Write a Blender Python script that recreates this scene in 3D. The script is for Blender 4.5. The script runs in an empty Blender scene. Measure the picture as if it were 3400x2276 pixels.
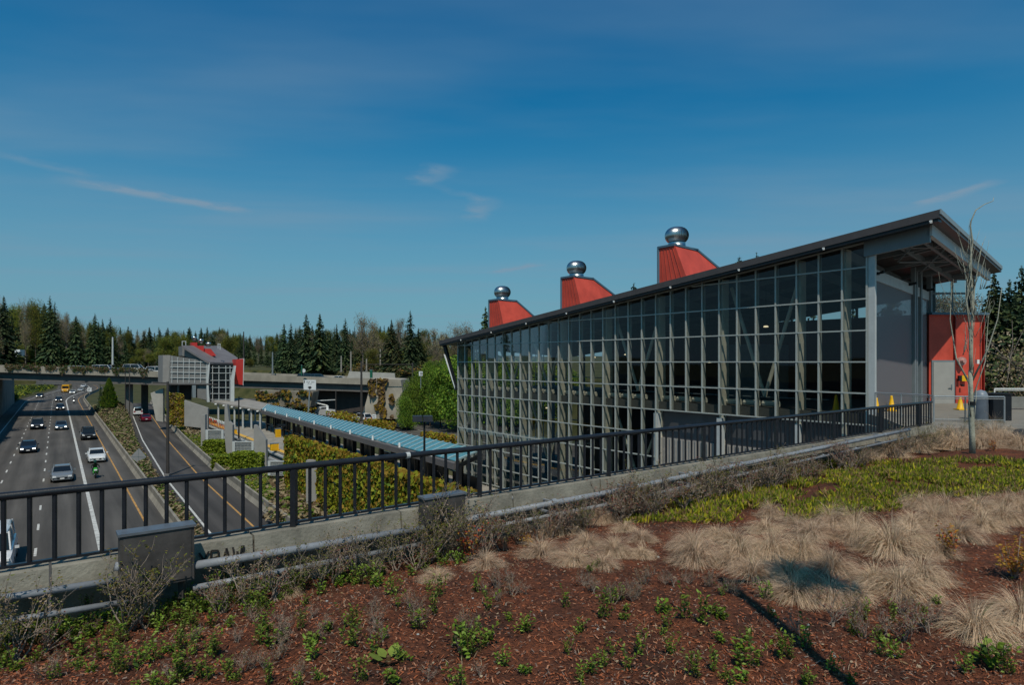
import bpy, math, random
from mathutils import Vector, Matrix, noise
C = bpy.context.scene.collection
SC = bpy.context.scene
rnd = random.Random(7)
F = 2050.0; HZ = 1203.0; CX = 1700.0; EZ = 2.6      # focal length, horizon and centre of the photograph in its pixels; eye height
ROADZ = -9.1
def at(px, py, Y):
    return Vector(((px-CX)*Y/F, Y, EZ-(py-HZ)*Y/F))
def gnd(px, py, z=0.0):
    Y = F*(EZ-z)/(py-HZ)
    return Vector(((px-CX)*Y/F, Y, z))
A = math.atan((CX-189)/F)                            # heading of the freeway
U2 = Vector((-math.sin(A), math.cos(A))); R2 = Vector((math.cos(A), math.sin(A)))
def fw(s, t, z=0.0):
    return Vector((s*U2.x+t*R2.x, s*U2.y+t*R2.y, z))
def st(X, Y):
    return X*U2.x+Y*U2.y, X*R2.x+Y*R2.y
def curve(s):
    return 10*sm(225, 350, s)
def sm(a, b, x):
    k = min(1, max(0, (x-a)/(b-a))); return k*k*(3-2*k)
# ------------------------------------------------------------------ materials
MATS = {}
def mat(name, col, rough=.7, var=.15, scale=4.0, bump=0.0, bscale=30., metal=0.0, spec=.3, rand=0.0, stretch=(1,1,1), col2=None, leaf=0.0, emit=0.0, coat=0.0):
    if name in MATS: return MATS[name]
    m = bpy.data.materials.new(name); m.use_nodes = True
    nt = m.node_tree; n = nt.nodes; l = nt.links
    b = n['Principled BSDF']; out = n['Material Output']
    b.inputs['Roughness'].default_value = rough; b.inputs['Metallic'].default_value = metal
    b.inputs['Specular IOR Level'].default_value = spec
    if coat: b.inputs['Coat Weight'].default_value = coat; b.inputs['Coat Roughness'].default_value = .05
    c1 = tuple(max(0, x*(1-var)) for x in col); c2 = col2 if col2 else tuple(min(1, x*(1+var)) for x in col)
    src = None
    if var > 0 or col2:
        tc = n.new('ShaderNodeTexCoord'); mp = n.new('ShaderNodeMapping'); mp.inputs['Scale'].default_value = stretch
        l.new(tc.outputs['Object'], mp.inputs['Vector'])
        nz = n.new('ShaderNodeTexNoise'); nz.inputs['Scale'].default_value = scale; nz.inputs['Detail'].default_value = 6; nz.inputs['Roughness'].default_value = .65
        l.new(mp.outputs[0], nz.inputs['Vector'])
        cr = n.new('ShaderNodeValToRGB'); cr.color_ramp.elements[0].position = .32; cr.color_ramp.elements[1].position = .68
        cr.color_ramp.elements[0].color = (*c1, 1); cr.color_ramp.elements[1].color = (*c2, 1)
        l.new(nz.outputs['Fac'], cr.inputs['Fac']); src = cr.outputs['Color']
        if rand:
            oi = n.new('ShaderNodeObjectInfo'); hs = n.new('ShaderNodeHueSaturation')
            mr = n.new('ShaderNodeMapRange'); mr.inputs['To Min'].default_value = 1-rand; mr.inputs['To Max'].default_value = 1+rand
            l.new(oi.outputs['Random'], mr.inputs['Value']); l.new(mr.outputs[0], hs.inputs['Value'])
            mh = n.new('ShaderNodeMapRange'); mh.inputs['To Min'].default_value = .5-.05*rand; mh.inputs['To Max'].default_value = .5+.05*rand
            l.new(oi.outputs['Random'], mh.inputs['Value']); l.new(mh.outputs[0], hs.inputs['Hue'])
            l.new(src, hs.inputs['Color']); src = hs.outputs['Color']
        l.new(src, b.inputs['Base Color'])
        if bump:
            n2 = n.new('ShaderNodeTexNoise'); n2.inputs['Scale'].default_value = bscale; n2.inputs['Detail'].default_value = 5
            l.new(mp.outputs[0], n2.inputs['Vector'])
            bp = n.new('ShaderNodeBump'); bp.inputs['Strength'].default_value = bump; bp.inputs['Distance'].default_value = .05
            l.new(n2.outputs['Fac'], bp.inputs['Height']); l.new(bp.outputs[0], b.inputs['Normal'])
    else:
        b.inputs['Base Color'].default_value = (*col, 1)
    if emit:
        b.inputs['Emission Color'].default_value = (*col, 1); b.inputs['Emission Strength'].default_value = emit
    if leaf:
        tr = n.new('ShaderNodeBsdfTranslucent'); mx = n.new('ShaderNodeMixShader'); mx.inputs[0].default_value = leaf
        if src: l.new(src, tr.inputs['Color'])
        else: tr.inputs['Color'].default_value = (*col, 1)
        l.new(b.outputs[0], mx.inputs[1]); l.new(tr.outputs[0], mx.inputs[2]); l.new(mx.outputs[0], out.inputs[0])
    MATS[name] = m
    return m
def glassmat(name, tint, refl=.09, rough=.02):
    if name in MATS: return MATS[name]
    m = bpy.data.materials.new(name); m.use_nodes = True
    nt = m.node_tree; n = nt.nodes; l = nt.links; n.remove(n['Principled BSDF'])
    t = n.new('ShaderNodeBsdfTransparent'); t.inputs[0].default_value = (*tint, 1)
    g = n.new('ShaderNodeBsdfGlossy'); g.inputs['Roughness'].default_value = rough; g.inputs[0].default_value = (.9, .95, 1, 1)
    fr = n.new('ShaderNodeLayerWeight'); fr.inputs['Blend'].default_value = .25
    mr = n.new('ShaderNodeMapRange'); mr.inputs['To Min'].default_value = refl*.5; mr.inputs['To Max'].default_value = min(.8, refl*4)
    l.new(fr.outputs['Fresnel'], mr.inputs['Value'])
    x = n.new('ShaderNodeMixShader'); l.new(mr.outputs[0], x.inputs[0]); l.new(t.outputs[0], x.inputs[1]); l.new(g.outputs[0], x.inputs[2])
    l.new(x.outputs[0], n['Material Output'].inputs[0]); MATS[name] = m
    return m
# ------------------------------------------------------------------ mesh builder
BASE = {}
class MB:
    def __init__(s): s.v = []; s.f = []; s.m = []
    def add(s, vs, fs, mi=0):
        o = len(s.v); s.v += [tuple(v) for v in vs]; s.f += [tuple(i+o for i in f) for f in fs]; s.m += [mi]*len(fs); return s
    def hexa(s, b, t, mi=0):
        return s.add(list(b)+list(t), [(3,2,1,0),(4,5,6,7),(0,1,5,4),(1,2,6,5),(2,3,7,6),(3,0,4,7)], mi)
    def box(s, c, d, ang=0., mi=0):
        cx, cy, cz = c; x, y, z = d[0]/2, d[1]/2, d[2]/2; ca, sa = math.cos(ang), math.sin(ang)
        q = [(-x,-y),(x,-y),(x,y),(-x,y)]; q = [(cx+a*ca-b*sa, cy+a*sa+b*ca) for a, b in q]
        return s.hexa([(a,b,cz-z) for a,b in q], [(a,b,cz+z) for a,b in q], mi)
    def beam(s, p, q, w, h, mi=0):                     # rectangular bar between two points, w across (horizontal), h in the vertical sense
        p = Vector(p); q = Vector(q); d = (q-p).normalized()
        side = d.cross(Vector((0,0,1)));
        if side.length < 1e-4: side = Vector((1,0,0))
        side.normalize(); up = side.cross(d)
        a = side*w/2; b = up*h/2
        return s.hexa([p-a-b, p+a-b, q+a-b, q-a-b], [p-a+b, p+a+b, q+a+b, q-a+b], mi)
    def tube(s, pts, rad, n=8, mi=0, cap=True):
        pts = [Vector(p) for p in pts]; k = len(pts)
        if not hasattr(rad, '__len__'): rad = [rad]*k
        o = len(s.v); ref = None
        for i, p in enumerate(pts):
            d = (pts[min(i+1,k-1)]-pts[max(i-1,0)]).normalized()
            if ref is None:
                ref = d.orthogonal().normalized()
            ref = (ref-d*ref.dot(d))
            if ref.length < 1e-5: ref = d.orthogonal()
            ref.normalize(); w = d.cross(ref)
            for j in range(n):
                a = 2*math.pi*j/n; s.v.append(tuple(p+(ref*math.cos(a)+w*math.sin(a))*rad[i]))
        fs = []
        for i in range(k-1):
            for j in range(n):
                j2 = (j+1) % n; fs.append((o+i*n+j, o+i*n+j2, o+(i+1)*n+j2, o+(i+1)*n+j))
        if cap and n > 2:
            fs.append(tuple(o+j for j in reversed(range(n)))); fs.append(tuple(o+(k-1)*n+j for j in range(n)))
        s.f += fs; s.m += [mi]*len(fs); return s
    def lathe(s, c, prof, n=20, mi=0):
        o = len(s.v); k = len(prof)
        for r, z in prof:
            for j in range(n):
                a = 2*math.pi*j/n; s.v.append((c[0]+r*math.cos(a), c[1]+r*math.sin(a), c[2]+z))
        fs = []
        for i in range(k-1):
            for j in range(n):
                j2 = (j+1) % n; fs.append((o+i*n+j, o+i*n+j2, o+(i+1)*n+j2, o+(i+1)*n+j))
        s.f += fs; s.m += [mi]*len(fs); return s
    def prism(s, poly, off, mi=0):                      # polygon of 3-D points swept by a vector
        k = len(poly); off = Vector(off); vs = [Vector(p) for p in poly]; vs = vs+[p+off for p in vs]
        return s.add(vs, [tuple(range(k))]+[tuple(range(2*k-1, k-1, -1))]+[(i, k+i, k+(i+1)%k, (i+1)%k) for i in range(k)], mi)
    def loft(s, secs, mi=0, caps=True):
        o = len(s.v); n = len(secs[0])
        for q in secs: s.v += [tuple(p) for p in q]
        fs = []
        for i in range(len(secs)-1):
            for j in range(n):
                j2 = (j+1) % n; fs.append((o+i*n+j, o+i*n+j2, o+(i+1)*n+j2, o+(i+1)*n+j))
        if caps: fs.append(tuple(o+j for j in reversed(range(n)))); fs.append(tuple(o+(len(secs)-1)*n+j for j in range(n)))
        s.f += fs; s.m += [mi]*len(fs); return s
    def build(s, name, m, parent=None, smooth=False, fix=True):
        me = bpy.data.meshes.new(name); b = Vector((0,0,0))
        if parent is not None: b = BASE.get(parent, b)
        me.from_pydata([tuple(Vector(p)-b) for p in s.v] if b.length else s.v, [], s.f)
        for k in (m if isinstance(m, (list, tuple)) else [m]): me.materials.append(k)
        if any(s.m): me.polygons.foreach_set('material_index', s.m)
        me.update()
        if fix and len(s.f) < 3000:
            import bmesh
            bm = bmesh.new(); bm.from_mesh(me); bmesh.ops.recalc_face_normals(bm, faces=bm.faces); bm.to_mesh(me); bm.free()
        if smooth: me.shade_smooth()
        o = bpy.data.objects.new(name, me); C.objects.link(o)
        if parent is not None: o.parent = parent; BASE[o] = b
        return o
def tag(o, label=None, cat=None, group=None, kind=None):
    if label: o['label'] = label
    if cat: o['category'] = cat
    if group: o['group'] = group
    if kind: o['kind'] = kind
    return o
def thing(name, label, cat, loc=(0,0,0), group=None, rotz=0., local=False):
    o = bpy.data.objects.new(name, None); o.empty_display_size = .2; C.objects.link(o); o.location = loc; o.rotation_euler = (0,0,rotz)
    BASE[o] = Vector((0,0,0)) if local else Vector(loc)
    return tag(o, label, cat, group)
def copy_tree(o, parent=None):
    c = o.copy(); C.objects.link(c)
    if parent is not None: c.parent = parent
    for ch in list(o.children): copy_tree(ch, c)
    return c
def put(proto, used, loc, rz, sc, label, group):
    r = proto if proto not in used else copy_tree(proto)
    used.add(proto); r.location = loc; r.rotation_euler = (0,0,rz); r.scale = (sc,sc,sc) if not hasattr(sc,'__len__') else sc
    r['label'] = label
    if group: r['group'] = group
    return r
def structure(o): o['kind'] = 'structure'; return o
def stuff(o, label=None, cat=None):
    o['kind'] = 'stuff'; return tag(o, label, cat)
def rotroad(o): o.rotation_euler = (0,0,A); return o
# ------------------------------------------------------------------ camera, light, sky
cam = bpy.data.objects.new('camera', bpy.data.cameras.new('camera')); C.objects.link(cam); SC.camera = cam
cam.location = (0,0,EZ); cam.rotation_euler = (math.pi/2,0,0)
cam.data.sensor_width = 36; cam.data.lens = 36*F/3400; cam.data.shift_y = (HZ-1138)/3400; cam.data.clip_end = 20000; cam.data.clip_start = .05
SUN_EL = math.radians(56); SUNV = Vector((.085,-1,0)).normalized()*math.cos(SUN_EL)+Vector((0,0,math.sin(SUN_EL)))
sd = bpy.data.lights.new('sun', 'SUN'); sd.energy = 5.0; sd.angle = math.radians(.53); sd.color = (1,.92,.79)
so = bpy.data.objects.new('sun', sd); C.objects.link(so); so.location = (0,0,60); so.rotation_euler = SUNV.to_track_quat('Z','Y').to_euler()
w = bpy.data.worlds.new('World'); SC.world = w; w.use_nodes = True
nt = w.node_tree; n = nt.nodes; l = nt.links; bg = n['Background']
sky = n.new('ShaderNodeTexSky'); sky.sky_type = 'NISHITA'; sky.sun_disc = False; sky.sun_elevation = SUN_EL
sky.sun_rotation = math.atan2(SUNV.x, SUNV.y); sky.altitude = 0; sky.air_density = 1.0; sky.dust_density = .6; sky.ozone_density = 3.0
def math_(op, a, b=None, c=None):
    k = n.new('ShaderNodeMath'); k.operation = op
    for i, x in enumerate((a, b, c)):
        if x is None: continue
        if isinstance(x, (int, float)): k.inputs[i].default_value = x
        else: l.new(x, k.inputs[i])
    return k.outputs[0]
sep = n.new('ShaderNodeSeparateColor'); l.new(sky.outputs[0], sep.inputs[0])
com = n.new('ShaderNodeCombineColor')
SKYP = [(0.13, 2.0), (1.22, 1.12), (1.10, .8)]        # contrast grade of the sky per channel: gain, power
for i, (g, p) in enumerate(SKYP):
    k = math_('POWER', math_('MULTIPLY', sep.outputs[i], .1), p)
    l.new(math_('MULTIPLY', k, g*10), com.inputs[i])
tc = n.new('ShaderNodeTexCoord'); sx = n.new('ShaderNodeSeparateXYZ'); l.new(tc.outputs['Generated'], sx.inputs[0])
zz = math_('MAXIMUM', sx.outputs[2], .02)
cx_ = math_('DIVIDE', sx.outputs[0], zz); cy_ = math_('DIVIDE', sx.outputs[1], zz)     # where the view ray meets a flat cloud deck
cv = n.new('ShaderNodeCombineXYZ'); l.new(cx_, cv.inputs[0]); l.new(cy_, cv.inputs[1])
def nz_(scale, detail, stretch, rot=0., rough=.6):
    mp = n.new('ShaderNodeMapping'); mp.inputs['Scale'].default_value = stretch; mp.inputs['Rotation'].default_value = (0,0,rot)
    l.new(cv.outputs[0], mp.inputs['Vector'])
    k = n.new('ShaderNodeTexNoise'); k.inputs['Scale'].default_value = scale; k.inputs['Detail'].default_value = detail; k.inputs['Roughness'].default_value = rough
    l.new(mp.outputs[0], k.inputs['Vector']); return k.outputs['Fac']
def rng(x, a, b, c, d):
    k = n.new('ShaderNodeMapRange'); k.inputs['From Min'].default_value = a; k.inputs['From Max'].default_value = b; k.inputs['To Min'].default_value = c; k.inputs['To Max'].default_value = d
    k.interpolation_type = 'SMOOTHSTEP'; l.new(x, k.inputs['Value']); return k.outputs[0]
cirrus = rng(nz_(.55, 5, (.45,1.2,1), -.25, .5), .38, .80, 0, .46)
fine = nz_(5, 6, (1,1,1))
warp = math_('MULTIPLY', math_('SUBTRACT', fine, .5), .22)
haze_ = rng(sx.outputs[2], -.02, .42, .86, 0)
cirrus = math_('MULTIPLY', cirrus, rng(sx.outputs[2], .06, .30, .15, 1))
mask = math_('ADD', cirrus, haze_)
def deck(px, py):
    d = Vector(((px-CX)/F, 1, -(py-HZ)/F)); return d.x/d.z, d.y/d.z
def streak(p, q, wid, amt):                            # soft trail on the cloud deck, fading at its ends
    global mask
    (x0,y0),(x1,y1) = deck(*p), deck(*q); L = math.hypot(x1-x0, y1-y0); ux, uy = (x1-x0)/L, (y1-y0)/L
    dx = math_('SUBTRACT', cx_, x0); dy = math_('SUBTRACT', cy_, y0)
    a = math_('ADD', math_('MULTIPLY', dx, ux/L), math_('MULTIPLY', dy, uy/L))
    b = math_('ADD', math_('ADD', math_('MULTIPLY', dx, -uy), math_('MULTIPLY', dy, ux)), warp)
    b = math_('ABSOLUTE', math_('DIVIDE', b, wid))
    k = math_('MULTIPLY', rng(b, 0, 1, 1, 0), math_('MULTIPLY', rng(a, -.05, .35, 0, 1), rng(a, .8, 1.05, 1, 0)))
    k = math_('MULTIPLY', k, rng(fine, .25, .65, .3*amt, amt))
    mask = math_('ADD', mask, k)
streak((150,585), (830,705), .16, .62)
streak((-60,500), (330,590), .12, .25)
streak((1395,620), (1480,545), .12, .42)
streak((1575,740), (1620,650), .12, .34)
streak((1420,610), (1640,680), .08, .16)
streak((1620,910), (1800,875), .16, .30)
streak((3030,690), (3320,595), .12, .42)
mx = n.new('ShaderNodeMix'); mx.data_type = 'RGBA'
l.new(math_('MINIMUM', mask, .9), mx.inputs[0]); l.new(com.outputs[0], mx.inputs[6]); mx.inputs[7].default_value = (3.0,4.5,6.0,1)
l.new(mx.outputs[2], bg.inputs[0]); bg.inputs[1].default_value = .1
SC.view_settings.view_transform = 'Standard'; SC.view_settings.look = 'None'; SC.view_settings.exposure = -0.55; SC.view_settings.gamma = 1
SC.view_settings.use_curve_mapping = False
SC.cycles.use_denoising = True; SC.cycles.max_bounces = 8; SC.cycles.transparent_max_bounces = 24
SC.cycles.use_adaptive_sampling = True
# ------------------------------------------------------------------ main station building
def solve(p, d, px):
    k = (px-CX)/F
    return (k*p[1]-p[0])/(d[0]-k*d[1])
FA = math.atan(1625/F); u = Vector((-math.sin(FA), math.cos(FA), 0)); EA = math.atan((3822-CX)/F); e = Vector((math.sin(EA), math.cos(EA), 0))
Y31 = 34.2*F/2300; C31 = Vector(((2878-CX)/F*Y31, Y31, 0))
LEN = solve(C31, u, 1520); PW = LEN/31
def S(s, o, z=0.0):
    p = C31+u*s+e*o; return Vector((p.x, p.y, z))
def zat(p, py): return EZ-(py-HZ)*p.y/F
OE = -.9
p0 = S(0, OE); sR = solve(p0, u, 3120); sL = solve(p0, u, 1458)
zR = zat(S(sR, OE), 695); zL = zat(S(sL, OE), 1132.5)
bR = solve(S(sR, OE), e, 3325); zR1 = zat(S(sR, OE+bR), 885)
def zroof(s, o):                                       # top of the tilted roof plane
    return zR+(zL-zR)*(s-sR)/(sL-sR)+(zR1-zR)*(o-OE)/bR
print('station', LEN, PW, sR, sL, zR, zL, bR, zR1)
OB = OE+bR                                             # far eave
DEPTH = OB-1.6
M_roof = mat('roof_metal', (.07,.062,.062), .45, .12, 2.0)
M_steel = mat('painted_steel', (.17,.20,.215), .45, .08, 1.5)
M_mull = mat('mullion_aluminium', (.36,.38,.36), .4, .08, 3)
M_col = mat('column_concrete', (.56,.53,.44), .6, .12, 2)
M_lite = mat('pale_steel', (.44,.46,.46), .45, .08, 2)
M_red = mat('red_siding', (.54,.072,.045), .55, .18, .8)
M_trim = mat('blue_grey_trim', (.07,.13,.18), .4, .08, 2)
M_glass = glassmat('station_glass', (.66,.68,.66), .055)
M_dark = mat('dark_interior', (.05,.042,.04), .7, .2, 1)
M_conc = mat('concrete', (.27,.25,.215), .85, .25, 1.3, bump=.15, bscale=18)
M_concd = mat('concrete_grey', (.155,.15,.15), .85, .18, 1.2, bump=.12, bscale=14)
M_galv = mat('galvanised', (.50,.50,.49), .30, .1, 6, metal=1.0)
M_yel = mat('yellow_plastic', (.75,.42,.01), .45, .08, 4)
M_white = mat('white_paint', (.72,.73,.72), .5, .05, 3)
M_black = mat('black_metal', (.012,.013,.015), .4, .1, 3)
B = thing('station_building', 'long glass and steel station hall with tilted roof and three red vents', 'station', S(0,0,0))
TH = .36
r = MB()
c4 = [(sR,OE),(sR,OB),(sL,OB),(sL,OE)]
r.hexa([S(s,o,zroof(s,o)-TH) for s,o in c4], [S(s,o,zroof(s,o)) for s,o in c4])
roof = r.build('roof', M_roof, B)
# dark gutter line under the eave and edge strip
g = MB(); g.beam(S(sR+.05,OE+.25,zroof(sR,OE+.25)-TH-.08), S(sL-.05,OE+.25,zroof(sL,OE+.25)-TH-.08), .42, .14); g.build('gutter', M_black, roof)
k = MB(); k.beam(S(sR-.03,OE-.02,zroof(sR,OE)-.1), S(sR-.03,OB,zroof(sR,OB)-.1), .05, .22); k.build('verge_trim', mat('verge', (.2,.23,.24), .4, .1, 2), roof)
for n_ in range(-3, 32, 4):
    s = n_*PW+.6
    if s < sR+.2: s = sR+.5
    q = MB(); p = S(s, OE+.02, zroof(s,OE)-TH-.07); q.box(p, (.10,.10,.07), FA); q.tube([p-Vector((0,0,.03)), p-Vector((0,0,.08))], [.04,.055], 10)
    q.build('eave_light', M_white, B)
# curtain wall
for i in range(32):
    s = i*PW if True else 0; s = LEN-i*PW               # from the far end
    n31 = 31-i; s = n31*PW
    zt = zroof(s, 0)-TH-.02
    zb = -9.0 if n31 >= 11 else -.55
    if n31 == 11: zb = -9.0
    m = MB(); a_, b_ = S(s,-.03,0), S(s,.36,0); h_ = u*.042
    q4 = [a_-h_, a_+h_, b_+h_, b_-h_]; m.hexa([(p.x,p.y,zb) for p in q4], [(p.x,p.y,zt) for p in q4])
    m.build('mullion', M_mull, B)
ZT = [7.30-1.565*i for i in range(11)]
for z in ZT:
    # run of the transom: from where the roof drops below it to the near end (only the far part goes below the floor)
    s1 = LEN
    while s1 > 0 and zroof(s1,0)-TH-.15 < z: s1 -= .05
    s0 = 0 if z > -.6 else 11*PW
    if s1 <= s0: continue
    m = MB(); m.beam(S(s0,.02,z), S(s1,.02,z), .13, .07); m.build('transom', M_mull, B)
m = MB(); m.beam(S(-.02,.05,zroof(0,0)-TH-.05), S(LEN,.05,zroof(LEN,0)-TH-.05), .16, .1); m.build('head_rail', M_mull, B)
gl = MB(); jr = random.Random(31)
ZG = sorted([z for z in ZT]+[-9.0])
for i in range(31):
    s0_, s1_ = i*PW, (i+1)*PW; top_ = lambda s: zroof(s,0)-TH
    zz_ = [z for z in ZG if z > (-.6 if i < 11 else -9.1)]
    if i < 11: zz_ = [-.55]+zz_
    for za, zb_ in zip(zz_, zz_[1:]+[99]):
        if za >= min(top_(s0_),top_(s1_)): continue
        j4 = [jr.uniform(-.006,.006) for _ in range(3)]; j4.append(j4[0]+j4[2]-j4[1])
        gl.add([S(s0_,.045+j4[0],za),S(s1_,.045+j4[1],za),S(s1_,.045+j4[2],min(zb_,top_(s1_))),S(s0_,.045+j4[3],min(zb_,top_(s0_)))], [(0,1,2,3)])
gl.build('glazing', M_glass, B, fix=False)
# structural frames behind the glass
for n_ in (1,3,7,11,15,19,23,27,31):
    s = n_*PW+.0; zt = zroof(s,.7)-TH-.05
    m = MB(); a = S(s,.62,0); m.box((a.x,a.y,(zt-9.05)/2), (.26,.62,zt+9.05), FA-math.pi/2+ (EA+FA-math.pi/2)*0)
    m.build('column', M_col, B)
    if n_ > 1 or True:
        m = MB(); m.beam(S(s,.9,zt-.25), S(s,OB-1.8,zroof(s,OB-1.8)-TH-.3), .2, .5); m.build('roof_beam', M_steel, B)
for o in (3.5, 7, 10.5, 13.5):
    if o < OB-1: m = MB(); m.beam(S(sR+.6,o,zroof(sR+.6,o)-TH-.12), S(sL-.4,o,zroof(sL-.4,o)-TH-.12), .14, .24); m.build('purlin', M_steel, B)
for n0 in (3, 11, 19, 27-4):
    s0, s1 = n0*PW, (n0+4)*PW; sm_ = (s0+s1)/2
    for (sa, sb) in ((s0+.2, sm_), (s1-.2, sm_)):
        zt = zroof(sa, 1.2)-TH-.5
        m = MB(); m.tube([S(sa,1.2,zt), S(sb,1.2,.6+(.0))], .11, 8); m.build('brace', M_col, B)
        if n0 >= 11:
            m = MB(); m.tube([S(sa,1.2,-.7), S(sb,1.2,-5.6)], .10, 8); m.build('brace', M_col, B)
m = MB(); m.hexa([S(0,.3,-.5),S(0,DEPTH,-.5),S(LEN,DEPTH,-.5),S(LEN,.3,-.5)], [S(0,.3,0),S(0,DEPTH,0),S(LEN,DEPTH,0),S(LEN,.3,0)])
m.build('floor_slab', mat('hall_floor', (.11,.105,.095), .7, .15, 1), B)
for i in range(4, 30, 1):
    if i % 4 == 3: continue
    m = MB(); m.tube([S(i*PW+.1,.75,.22), S(i*PW+PW-.1,.75,.22)], .17, 8); m.build('lit_floor_edge', M_col, B)  # pale tubes added to stand for the sunlit floor edge and beams
# rear wall: dark red up to the clerestory, open frames over it and at the far end
m = MB(); zw = 5.72
m.hexa([S(-.02,DEPTH-.15,0),S(-.02,DEPTH,0),S(24*PW,DEPTH,0),S(24*PW,DEPTH-.15,0)], [S(-.02,DEPTH-.15,zw),S(-.02,DEPTH,zw),S(24*PW,DEPTH,zw),S(24*PW,DEPTH-.15,zw)])
# keep under the roof at its far end
mv = []
for v in m.v:
    x, y, z = v
    p = Vector((x,y,0))-C31; s_ = p.dot(u)/1.0
    mv.append((x, y, z))
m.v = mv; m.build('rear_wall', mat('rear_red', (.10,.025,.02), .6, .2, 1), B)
for n_ in range(0, 25, 4):
    s = n_*PW; m = MB(); zt = zroof(s,DEPTH)-TH
    if zt > zw+.1: a = S(s,DEPTH-.1,0); m.box((a.x,a.y,(zt+zw)/2), (.14,.14,zt-zw), FA); m.build('clerestory_post', M_dark, B)
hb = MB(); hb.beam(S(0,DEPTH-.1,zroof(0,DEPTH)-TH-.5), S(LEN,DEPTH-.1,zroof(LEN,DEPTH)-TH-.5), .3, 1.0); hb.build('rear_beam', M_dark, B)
for n_ in (24, 27, 31):
    s = n_*PW; a = S(s,DEPTH-.1,0); zt = zroof(s,DEPTH)-TH; m = MB(); m.box((a.x,a.y,(zt-9)/2), (.25,.25,zt+9), FA); m.build('rear_post', M_steel, B)
for z in (1.0, 2.6, -3.6): m = MB(); m.beam(S(24*PW,DEPTH-.1,z), S(LEN,DEPTH-.1,z), .1, .1); m.build('rear_rail', M_mull, B)
# partitions, lift shaft and cabinets inside the hall
m = MB(); a = S(8.2*PW,7.5,0); m.box((a.x,a.y,1.9), (4.0,3.0,3.8), FA); m.build('lift_shaft', M_concd, B)
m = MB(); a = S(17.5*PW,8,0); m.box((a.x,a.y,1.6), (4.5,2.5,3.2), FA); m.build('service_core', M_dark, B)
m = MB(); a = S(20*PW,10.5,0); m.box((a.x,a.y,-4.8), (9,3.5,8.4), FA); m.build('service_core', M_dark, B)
m = MB()
for i in range(2): m.beam(S(2*PW,1.5,.55+.5*i), S(30*PW,1.5,.55+.5*i), .05, .05)
m.build('inner_handrail', M_steel, B)
for n_, o, z in ((6,5,4.9),(9,6,3.0),(13,5,4.2),(16,5,3.2),(19,5,3.0),(4,8,2.6),(11,8,2.6),(22,5,.9),(26,5,1.8),(24,5,-1.6)):
    m = MB(); p = S(n_*PW+.5,o,z); m.lathe(p, [(.01,.06),(.13,.04),(.16,-.04),(.01,-.06)], 10); m.build('ceiling_lamp', mat('lamp_glow', (1,.85,.55), .5, 0, emit=1.6), B)
    m = MB(); m.tube([p+Vector((0,0,.05)), Vector((p.x,p.y,zroof(n_*PW+.5,o)-TH if z > 0 else -.5))], .015, 4); m.build('lamp_rod', M_black, B)
# lower wall under the near half of the hall
m = MB(); zb = -9.05
m.hexa([S(-.3,.5,zb),S(-.3,.8,zb),S(11*PW,.8,zb),S(11*PW,.5,zb)], [S(-.3,.5,-2.4),S(-.3,.8,-2.4),S(11*PW,.8,-2.4),S(11*PW,.5,-2.4)])
for i in range(60):
    s = -.2+i*(11*PW)/60; m.beam(S(s,.47,zb+.02), S(s,.47,-2.42), .06, .09)
m.build('ribbed_lower_wall', mat('ribbed_grey', (.30,.285,.27), .6, .1, 1), B)
m = MB(); m.hexa([S(-.3,.62,-2.42),S(-.3,.9,-2.42),S(11*PW,.9,-2.42),S(11*PW,.62,-2.42)], [S(-.3,.62,-.55),S(-.3,.9,-.55),S(11*PW,.9,-.55),S(11*PW,.62,-.55)])
m.build('dark_band', mat('dark_band', (.10,.095,.10), .6, .15, .8), B)
for n_ in (3,7,11):
    m = MB(); a = S(n_*PW,.2,0); m.box((a.x,a.y,-4.9), (.32,.34,8.3), FA); m.build('pilaster', M_lite, B)
# strut and tie at the far end
pA = S(sL-.25, OE+.5, zroof(sL-.25,OE+.5)-TH-.1); pB = S(LEN+.12, -.05, zat(S(LEN,-.05), 1296))
m = MB(); m.beam(pA, pB, .22, .34); m.build('end_strut', M_black, B)
d_ = (pB-pA).normalized(); off = Vector((-.24,-.02,-.02))
m = MB(); m.beam(pA+d_*.9+off, pB+off*.35, .09, .10); m.build('strut_tie', M_white, B)
for n_ in range(1, 12):
    m = MB(); o = n_*1.2; zt = zroof(LEN,o)-TH
    if o < DEPTH: a = S(LEN,o,0); m.box((a.x,a.y,(zt-9)/2), (.07,.07,zt+9), FA); m.build('end_mullion', M_mull, B)
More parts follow.
